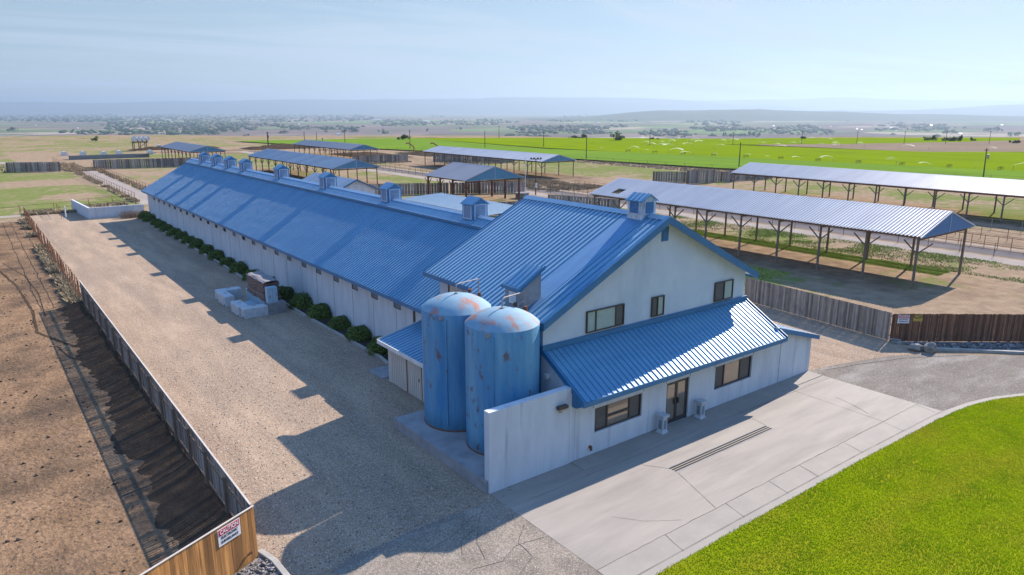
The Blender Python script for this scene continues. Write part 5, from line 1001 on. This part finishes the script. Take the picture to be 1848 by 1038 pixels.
# dark manure piles
def mound(name, x0, x1, y0, y1, h, m, seed):
    nx, ny = 60, 40; X, Y = np.meshgrid(np.linspace(x0, x1, nx), np.linspace(y0, y1, ny), indexing='ij'); u = (X - x0) / (x1 - x0); v_ = (Y - y0) / (y1 - y0)
    z = h * np.sin(u * math.pi) ** .6 * np.sin(v_ * math.pi) ** .6 * (.5 + fbm(X, Y, (y1 - y0) / 6, seed)) - .05; I = np.arange(nx * ny).reshape(nx, ny)
    o = npmesh(name, np.stack([X.ravel(), Y.ravel(), z.ravel()], 1), np.stack([I[:-1, :-1].ravel(), I[1:, :-1].ravel(), I[1:, 1:].ravel(), I[:-1, 1:].ravel()], 1), m, smooth=True); o['kind'] = 'structure'
mound('manure_heap', 84, 128, 268, 284, 1.6, M['berm'], 3); mound('manure_heap', 48, 80, 290, 297, 1.2, M['berm'], 4); mound('manure_heap', 96, 112, 196, 230, .9, M['berm'], 6); mound('dirt_mound', 46.5, 58.5, 203, 236, .5, M['berm'], 8); mound('dirt_mound', -25, 2, 300, 312, .8, M['berm'], 14)
mound('ditch_bank', 116, 128, 196, 218, .8, M['berm'], 15)

# ------------------------------------------------------------------ trees and far buildings
def tree_mesh(seed, n=420, sz=1.0, sq=(1, 1, 1)):
    r = np.random.default_rng(seed); k = 9; cc = r.normal(size=(k, 3)) * np.array([.42, .42, .3]); cc[:, 2] += .62; rr = .25 + .25 * r.random(k)
    w_ = r.integers(0, k, n); d = r.normal(size=(n, 3)); d /= np.linalg.norm(d, axis=1)[:, None]; c = cc[w_] + d * (rr[w_] * (.6 + .5 * r.random(n)))[:, None]; c[:, 2] = np.maximum(c[:, 2], .08)
    a = r.normal(size=(n, 3)); a /= np.linalg.norm(a, axis=1)[:, None]; bb = np.cross(a, r.normal(size=(n, 3))); bb /= np.linalg.norm(bb, axis=1)[:, None]; s_ = (.07 + .06 * r.random(n))[:, None]
    return np.stack([c - a * s_, c + bb * s_, c + a * s_, c - bb * s_], 1).reshape(-1, 3) * np.array(sq), np.arange(n * 4).reshape(n, 4), r.random(n)
TP = []
for k, (m, sq, nm) in enumerate((('treeleaf', (1, 1, 1), 'broadleaf_tree'), ('treeleaf', (.6, .6, 1.25), 'conifer_tree'), ('palelf', (1.1, 1.1, .95), 'spring_tree'))):
    t = thing(nm, 'x', 'tree', (0, 0, 0)); Vv, Ff, tt = tree_mesh(50 + k, sq=sq); npmesh('crown', Vv, Ff, M[m], t, tint=tt); b = MB(); b.tube((0, 0, 0), (0, 0, .6), .06, .03, 7); b.tube((0, 0, .35), (.2, .1, .7), .03, .015, 5); b.tube((0, 0, .35), (-.18, .12, .72), .03, .015, 5); b.build('trunk', M['bark'], t); TP.append(t)
tused = [False] * 3
def place_tree(px, py, wpx, k, label, hmul=1.0, group='trees far out in the valley'):
    s_ = 92. * 1329 / max(py - 199.5, 4) if py < 248 else None
    if s_ is None: s_ = 14. * 1329 / (py - 199.5)
    q = qs(px, s_); x, y = s_ * HX - q * HY, s_ * HY + q * HX; z = float(terrain(np.array([x]), np.array([y]))[0])
    t = TP[k] if not tused[k] else copy_tree(TP[k]); tused[k] = True; sc = wpx / 1329 * s_ / 1.5
    t.location = (x, y, z - .05 * sc); t.scale = (sc, sc, sc * hmul); t.rotation_euler.z = random.uniform(0, 6.28); t['label'] = label; t['group'] = group
for px, py, w_, k, lab, hm in ((165, 253.5, 11, 2, 'lone pale bushy tree at the left edge of the plateau', .8), (730, 252, 15, 0, 'dark tree above a hedge left of the long pale-roofed shed', .9), (1117, 253.5, 19, 2, 'round pale spring tree behind the green field, left of centre right', .8),
        (1053, 249, 7, 1, 'dark narrow conifer pair left of the pale spring tree, first', 1.5), (1058, 249, 6, 1, 'dark narrow conifer pair left of the pale spring tree, second', 1.5), (1036, 249, 13, 0, 'low bushy tree left of the narrow conifer pair', .6), (1180, 251, 8, 0, 'small dark tree behind the first sprinklers', .7), (1190, 251, 6, 0, 'smaller dark tree right of the small dark one', .7)): place_tree(px, py, w_, k, lab, hm)
clump = [(1310, 245, 9, 1), (1330, 245, 8, 0), (1340, 245, 8, 0), (1356, 245, 9, 1), (1364, 245, 9, 1), (1372, 246, 8, 1), (1346, 245, 7, 0), (1290, 236, 8, 0), (1306, 236, 9, 0), (1322, 235, 9, 0), (1347, 236, 7, 1), (1453, 250, 9, 0), (1396, 237, 5, 0), (1404, 238, 5, 0), (1616, 243, 6, 0),
         (1686, 253, 9, 1), (1694, 253, 9, 1), (1712, 254, 10, 1), (1722, 254, 11, 0), (1731, 254, 12, 0), (1740, 254, 11, 1), (1762, 254, 7, 1), (1678, 253, 9, 2), (1768, 254, 5, 1), (1714, 240, 9, 0), (1724, 240, 10, 0), (1790, 236, 12, 0), (1803, 236, 11, 0), (1830, 245, 9, 1), (1845, 244, 10, 0), (1846, 258, 11, 0), (1832, 257, 6, 1),
         (438, 245, 5, 0), (444, 244, 5, 0), (512, 240, 10, 0), (505, 240, 6, 0), (620, 238, 9, 0), (632, 237, 13, 0), (640, 238, 9, 0), (682, 237, 4, 1), (690, 237, 6, 1), (585, 238, 5, 0), (1000, 236, 7, 0), (1014, 235, 13, 0), (1064, 236, 6, 0), (1070, 236, 8, 0), (304, 245, 8, 0), (270, 229, 9, 0), (350, 242, 8, 0), (366, 240, 10, 0), (380, 241, 10, 0), (330, 237, 12, 0), (395, 236, 11, 0), (256, 226, 9, 0), (18, 236, 10, 0), (126, 237, 5, 1), (215, 232, 7, 0), (830, 233, 6, 0), (770, 236, 6, 1)]
for px, py, w_, k in clump:
    reg = 'left part' if px < 600 else ('middle' if px < 1200 else 'right part'); place_tree(px, py, w_, k, 'small dark tree far out in the valley, in the %s of the view' % reg, random.uniform(.7, 1.05) * (1.25 if k == 1 else 1), 'far valley trees in the %s' % reg)
for k in range(3):
    if not tused[k]: TP[k]['label'] = 'far tree'
# the far woods: thousands of trees that read as one mass
r = np.random.default_rng(5); n = 16000
pxs = r.uniform(-250, 2100, n); pys = 203 + 47 * r.random(n) ** 1.7
dens = fbm(pxs, pys * 14, 120, 77, 4); keep = dens + (238 - pys) * .006 > .60; pxs = pxs[keep]; pys = pys[keep]; n = len(pxs)
ss = 92. * 1329 / (pys - 199.5); ok = (ss < 16500) & (ss > 1400); pxs = pxs[ok]; ss = ss[ok]; n = len(ss)
qq = -(pxs - 924) / 1329. * ss; X = ss * HX - qq * HY; Y = ss * HY + qq * HX; Z = terrain(X, Y)
tv, tf = ico(1, 1); tv = np.array(tv); tf = np.array(tf); kk = len(tv)
sc = (2.2 + 4.5 * r.random(n) ** 2) * (1 + ss / 7000.); jit = 1 + .35 * r.normal(size=(n, kk))
Vv = tv[None] * sc[:, None, None] * jit[:, :, None] * np.array([1.7, 1.7, .8]) + np.stack([X, Y, Z + sc * .5], 1)[:, None, :]
Ff = (tf[None] + (np.arange(n) * kk)[:, None, None]).reshape(-1, 3)
o = npmesh('far_woods', Vv.reshape(-1, 3), Ff, M['treeleaf'], tint=np.repeat(r.random(n), len(tf))); props(o, 'scattered dark green trees and hedges covering the hazy valley floor', 'woods', kind='stuff')
# white farm buildings in the valley
b = MB(); b.prism([(-6, -5, 0), (6, -5, 0), (6, -5, 3.5), (0, -5, 6), (-6, -5, 3.5)], (0, 10, 0)); fbp = None
for px, py, w_ in ((1398, 228, 5), (1447, 228, 6), (1482, 229, 3), (1502, 228.5, 4), (1612, 231, 6), (1550, 233, 4), (1559, 234, 4), (1622, 236, 4), (1683, 227, 6), (1740, 242, 6), (1812, 226, 5), (1080, 222, 8), (1052, 221, 6), (1105, 222, 4), (537, 224.5, 5), (195, 246, 6), (308, 246.5, 7), (480, 250, 5), (608, 243, 8), (690, 246, 6), (925, 222, 5), (770, 219, 14), (680, 217, 26), (300, 217, 16), (1318, 230, 3), (1210, 232, 3), (60, 226, 4), (135, 231, 5)):
    s_ = 92. * 1329 / (py - 199.5); q = qs(px, s_); x, y = s_ * HX - q * HY, s_ * HY + q * HX; z = float(terrain(np.array([x]), np.array([y]))[0]); sc = w_ / 1329 * s_ / 15
    if fbp is None:
        fbp = thing('farmhouse', 'x', 'building'); b.build('wall', M['white'], fbp); b2 = MB()
        for xe in (-6.6, 6.6): v = Vector((-xe, 0, 2.75)); slab(b2, (xe, -5.5, 3.4), (0, 1, 0), v, 11, v.length, 0, .2)
        b2.build('roof', M['whiteroof'], fbp); t = fbp
    else: t = copy_tree(fbp)
    t.location = (x, y, z); t.scale = (sc, sc, min(sc, 1.4)); t.rotation_euler.z = random.choice([.3, .6, 1.2]); reg = 'left part' if px < 600 else ('middle' if px < 1200 else 'right part')
    t['label'] = 'tiny white farm building on the valley floor, in the %s of the view' % reg; t['group'] = 'white valley buildings in the %s' % reg

# ------------------------------------------------------------------ sprinklers on the green field
sp0 = thing('sprinkler', 'x', 'sprinkler', (0, 0, 0)); b = MB(); b.tube((0, 0, 0), (0, 0, .9), .04, n=6); b.build('riser', M['pipe'], sp0)
b = MB()
for k in range(3):
    az = k * .13 - .13; prev = None
    for i in range(9):
        t_ = i / 8; d = t_ * 3.4; z = .9 + d * .62 - d * d * .16; wdt = .03 + .20 * t_ * t_; p = [(d * math.cos(az), d * math.sin(az), z - wdt), (d * math.cos(az), d * math.sin(az), z + wdt * .6)]
        if prev: b.add(prev + p[::-1], [(0, 1, 2, 3)])
        prev = p
b.build('spray', M['spray'], sp0, fix=False); firsts = True
rows = [(x, y, 'near row') for x, y in zip(np.linspace(178, 196, 16), np.linspace(182, 56, 16))]
rr_ = random.Random(4)
for i in range(34):
    s_ = rr_.uniform(262, 352); q = qs(rr_.uniform(1130, 1560), s_); rows.append((s_ * HX - q * HY, s_ * HY + q * HX, 'far scatter'))
for i in range(9): rows.append((262 + i * 2.6, 175 - i * 9.5, 'bare field edge'))
for x, y, kd in rows:
    t = sp0 if firsts else copy_tree(sp0); firsts = False; t.location = (x + rr_.uniform(-1, 1), y + rr_.uniform(-2, 2), float(terrain(np.array([x]), np.array([y]))[0]) + .35); sc = rr_.uniform(.8, 1.4); t.scale = (sc, sc, sc * rr_.uniform(.7, 1.1)); t.rotation_euler.z = rr_.uniform(0, 6.28)
    t['label'] = {'near row': 'sprinkler throwing white spray in the nearest row across the green field', 'far scatter': 'small sprinkler spraying near the far edge of the bright green field', 'bare field edge': 'sprinkler spraying along the edge of the bare tan field'}[kd]; t['group'] = 'sprinklers, ' + kd
wl0 = None
for i in range(12):
    x = 179.5 + i * 1.45; y = 172 - i * 10.6
    if wl0 is None:
        wl0 = thing('wheel_stand', 'x', 'wheel', (0, 0, 0), 'irrigation wheel stands'); b = MB(); 
        for dx in (-.8, .8):
            ring = [(dx, .32 * math.cos(a), .5 + .32 * math.sin(a)) for a in np.linspace(0, 2 * math.pi, 13)]; b.path(ring, .05, 5)
        b.path([(-.8, 0, .6), (.8, 0, .6)], .06, 6); b.build('wheel_pair', M['pole'], wl0); t = wl0
    else: t = copy_tree(wl0)
    t.location = (x, y, .35); t['label'] = 'dark wheel pair of the irrigation line crossing the green field'

# ------------------------------------------------------------------ lawn grass, weeds, stones (uncountable)
def inpoly(x, y, poly):
    ins = np.zeros(len(x), bool); j = len(poly) - 1
    for i in range(len(poly)):
        xi, yi = poly[i]; xj, yj = poly[j]; c = ((yi > y) != (yj > y)) & (x < (xj - xi) * (y - yi) / (yj - yi + 1e-12) + xi); ins ^= c; j = i
    return ins
def blades(name, X, Y, h, wd, m, label, cat, z=.03, lean=.5, seed=1, hv=.5):
    r = np.random.default_rng(seed); n = len(X); a = r.uniform(0, 2 * np.pi, n); hh = h * (1 - hv + hv * 2 * r.random(n)); ln = lean * hh * r.random(n); b_ = r.uniform(0, 2 * np.pi, n)
    ca, sa = np.cos(a) * wd, np.sin(a) * wd; P = np.stack([X, Y, np.full(n, z)], 1)
    Vv = np.stack([P + np.stack([ca, sa, 0 * a], 1), P - np.stack([ca, sa, 0 * a], 1), P + np.stack([np.cos(b_) * ln, np.sin(b_) * ln, hh], 1)], 1).reshape(-1, 3)
    o = npmesh(name, Vv, np.arange(3 * n).reshape(n, 3), m, tint=r.random(n)); props(o, label, cat, kind='stuff'); return o
r = np.random.default_rng(8); n = 380000; X = r.uniform(13.8, 52, n); Y = r.uniform(-2, 13.1, n); k = inpoly(X, Y - .14 * r.random(n) * fbm(X, Y, .6, 71), LAWN + [(10, -20), (60, -20)])
dd_ = X * HX + Y * HY; lat = X * HY - Y * HX; k &= (lat < dd_ * .80 + 2) & (dd_ > 16); X, Y = X[k], Y[k]
blades('lawn_grass', X, Y, .055, .017, M['blade'], 'bright yellow-green mown lawn in the lower right corner', 'grass')
# weeds: green band by the shed, dry weeds around fences
def band(x0, x1, y0, y1, n, sd): r = np.random.default_rng(sd); return r.uniform(x0, x1, n), r.uniform(y0, y1, n)
X1, Y1_ = band(66.2, 69.0, 26, 66, 34000, 1); X2, Y2 = band(46, 57, 34, 64, 60000, 2); X3, Y3 = band(69, 77, 20, 64, 50000, 3); n3 = fbm(X3, Y3, 3, 9) + rng.random(len(X3)) * .35 > .70; n2_ = fbm(X2, Y2, 3, 19) + rng.random(len(X2)) * .35 > .64
blades('green_weeds', np.concatenate([X1, X2[n2_], X3[n3]]), np.concatenate([Y1_, Y2[n2_], Y3[n3]]), .10, .035, M['gweed'], 'rough green weeds growing around the nearest cattle shed', 'weeds', z=.0, lean=1)
XX = []; YY = []
for i, (x0, x1, y0, y1, n) in enumerate(((20.2, 21.3, 124, 203, 6000), (25, 26.2, 121, 203, 6000), (12.5, 19, 112, 124, 7000), (5.8, 12, 117.5, 121, 5000), (19, 27, 198, 208, 9000), (4.7, 5.6, 60, 112, 15000), (88, 96, 60, 118, 9000), (82, 95, 96, 118, 8000), (116, 130, 196, 222, 6000), (136, 146, 100, 230, 9000), (7, 24, 204, 230, 6000), (84, 100, 178, 186, 4000), (105, 122, 158, 178, 4000))):
    a_, c_ = band(x0, x1, y0, y1, n, 60 + i); q = fbm(a_, c_, 2.5, 33 + i) > .46; XX.append(a_[q]); YY.append(c_[q])
blades('dry_weeds', np.concatenate(XX), np.concatenate(YY), .34, .10, M['weed'], 'dry tan weeds and tumbleweeds along the fences and pens', 'weeds', z=0, lean=1.2)
# dry bush at the end of the shrub row
t = thing('dry_bush', 'leafless grey-brown bush at the far end of the shrub row', 'bush', (17.2, 107.3, 0)); r = np.random.default_rng(3); b = MB()
for k in range(260):
    p = Vector((17.2 + r.uniform(-1.5, 1.3), 107.2 + r.uniform(-.8, .8), 0)); q = p + Vector((r.normal() * .35, r.normal() * .35, r.uniform(.35, 1.0))); b.bar(p, q, .016, tint=r.random()); b.bar(p.lerp(q, .6), p.lerp(q, .6) + Vector((r.normal() * .2, r.normal() * .2, .25)), .012, tint=r.random())
b.build('twigs', M['twig'], t)
# loose stones on the gravel and in rock beds, clods in the pen
def stones(name, X, Y, s0, s1, m, label, z=.02, seed=2, zoff=.3):
    r = np.random.default_rng(seed); v0, f0 = ico(1, 1); v0 = np.array(v0); f0 = np.array(f0); v0 = v0; n = len(X); kk = len(v0)
    sc = s0 + (s1 - s0) * r.random(n) ** 3; Vv = v0[None] * sc[:, None, None] * (1 + .28 * r.normal(size=(n, kk)))[:, :, None] * np.array([1, .85, .55]); Vv += np.stack([X, Y, z + sc * zoff], 1)[:, None, :]
    o = npmesh(name, Vv.reshape(-1, 3), (f0[None] + (np.arange(n) * kk)[:, None, None]).reshape(-1, 3), m, tint=np.repeat(r.random(n), len(f0))); props(o, label, 'stones', kind='stuff')
M['pebble'] = mat('loose_pebble', (.30, .27, .24), (.22, .20, .18), ns=1, rough=.9, tint=.7); M['clod'] = mat('dirt_clod', (.10, .075, .055), (.16, .12, .09), ns=.6, rough=.95, tint=.5)
r = np.random.default_rng(12); X = r.uniform(5.9, 17.2, 9000); Y = 19.3 + 25 * r.random(9000) ** 1.5; stones('loose_gravel', X, Y, .012, .035, M['pebble'], 'loose pale stones scattered over the gravel yard', z=.01)
X = r.uniform(2.2, 6.2, 2600); Y = r.uniform(16, 21.2, 2600); k = inpoly(X, Y, [(5.8, 21.0), (6.0, 20.6), (6.15, 18.2), (6.5, 16.8), (-4, 15.9), (2.3, 19.4)]); stones('rock_mulch', X[k], Y[k], .03, .08, M['rubble'], 'coarse dark rock mulch at the foot of the orange-brown fence', z=.03)
u = r.random(5200); q = r.random(5200); bx_ = 44.6 + u * 15.5; by_ = 19.2 - (bx_ - 44.5) * .785 + (q - 1) * 1.4 * np.clip(u * 6, .2, 1); stones('rock_mulch', bx_, by_, .04, .10, M['rubble'], 'coarse dark rock mulch along the dark brown fence', z=.06)
X = r.uniform(-14, 5.2, 2600); Y = r.uniform(19, 75, 2600); stones('dirt_clods', X, Y, .02, .09, M['clod'], 'dark clods and bits of debris scattered over the dirt pen', z=.01)
# tractor ruts in the pen
b = MB()
def rut(pts, w_):
    c = crack('dirt_rut', pts, w_, .011, M['berm'])
rut([(-1.0, 112), (0.4, 96), (0.9, 80), (2.0, 70), (2.4, 60), (2.2, 54), (3.3, 50.5), (3.9, 49)], .22)
rut([(2.9, 50), (3.3, 47), (4.0, 45.6)], .12); rut([(1.5, 82), (2.8, 74), (3.2, 66), (3.0, 58)], .1); rut([(3.9, 50), (4.6, 52), (5.0, 50.5)], .08)

# ------------------------------------------------------------------ haze over the whole valley
hb = MB(); hb.box(-34000, 34000, -34000, 34000, -80.5, 420); hm = bpy.data.materials.new('valley_haze'); hm.use_nodes = True; n = hm.node_tree.nodes; n.remove(n['Principled BSDF']); pv = n.new('ShaderNodeVolumePrincipled')
pv.inputs['Color'].default_value = (.41, .54, .70, 1); pv.inputs['Density'].default_value = 0.95e-4; pv.inputs['Anisotropy'].default_value = .35; hm.node_tree.links.new(pv.outputs[0], n['Material Output'].inputs['Volume'])
o = hb.build('haze', hm); props(o, 'pale blue haze hanging over the farm and valley', 'haze', kind='stuff')
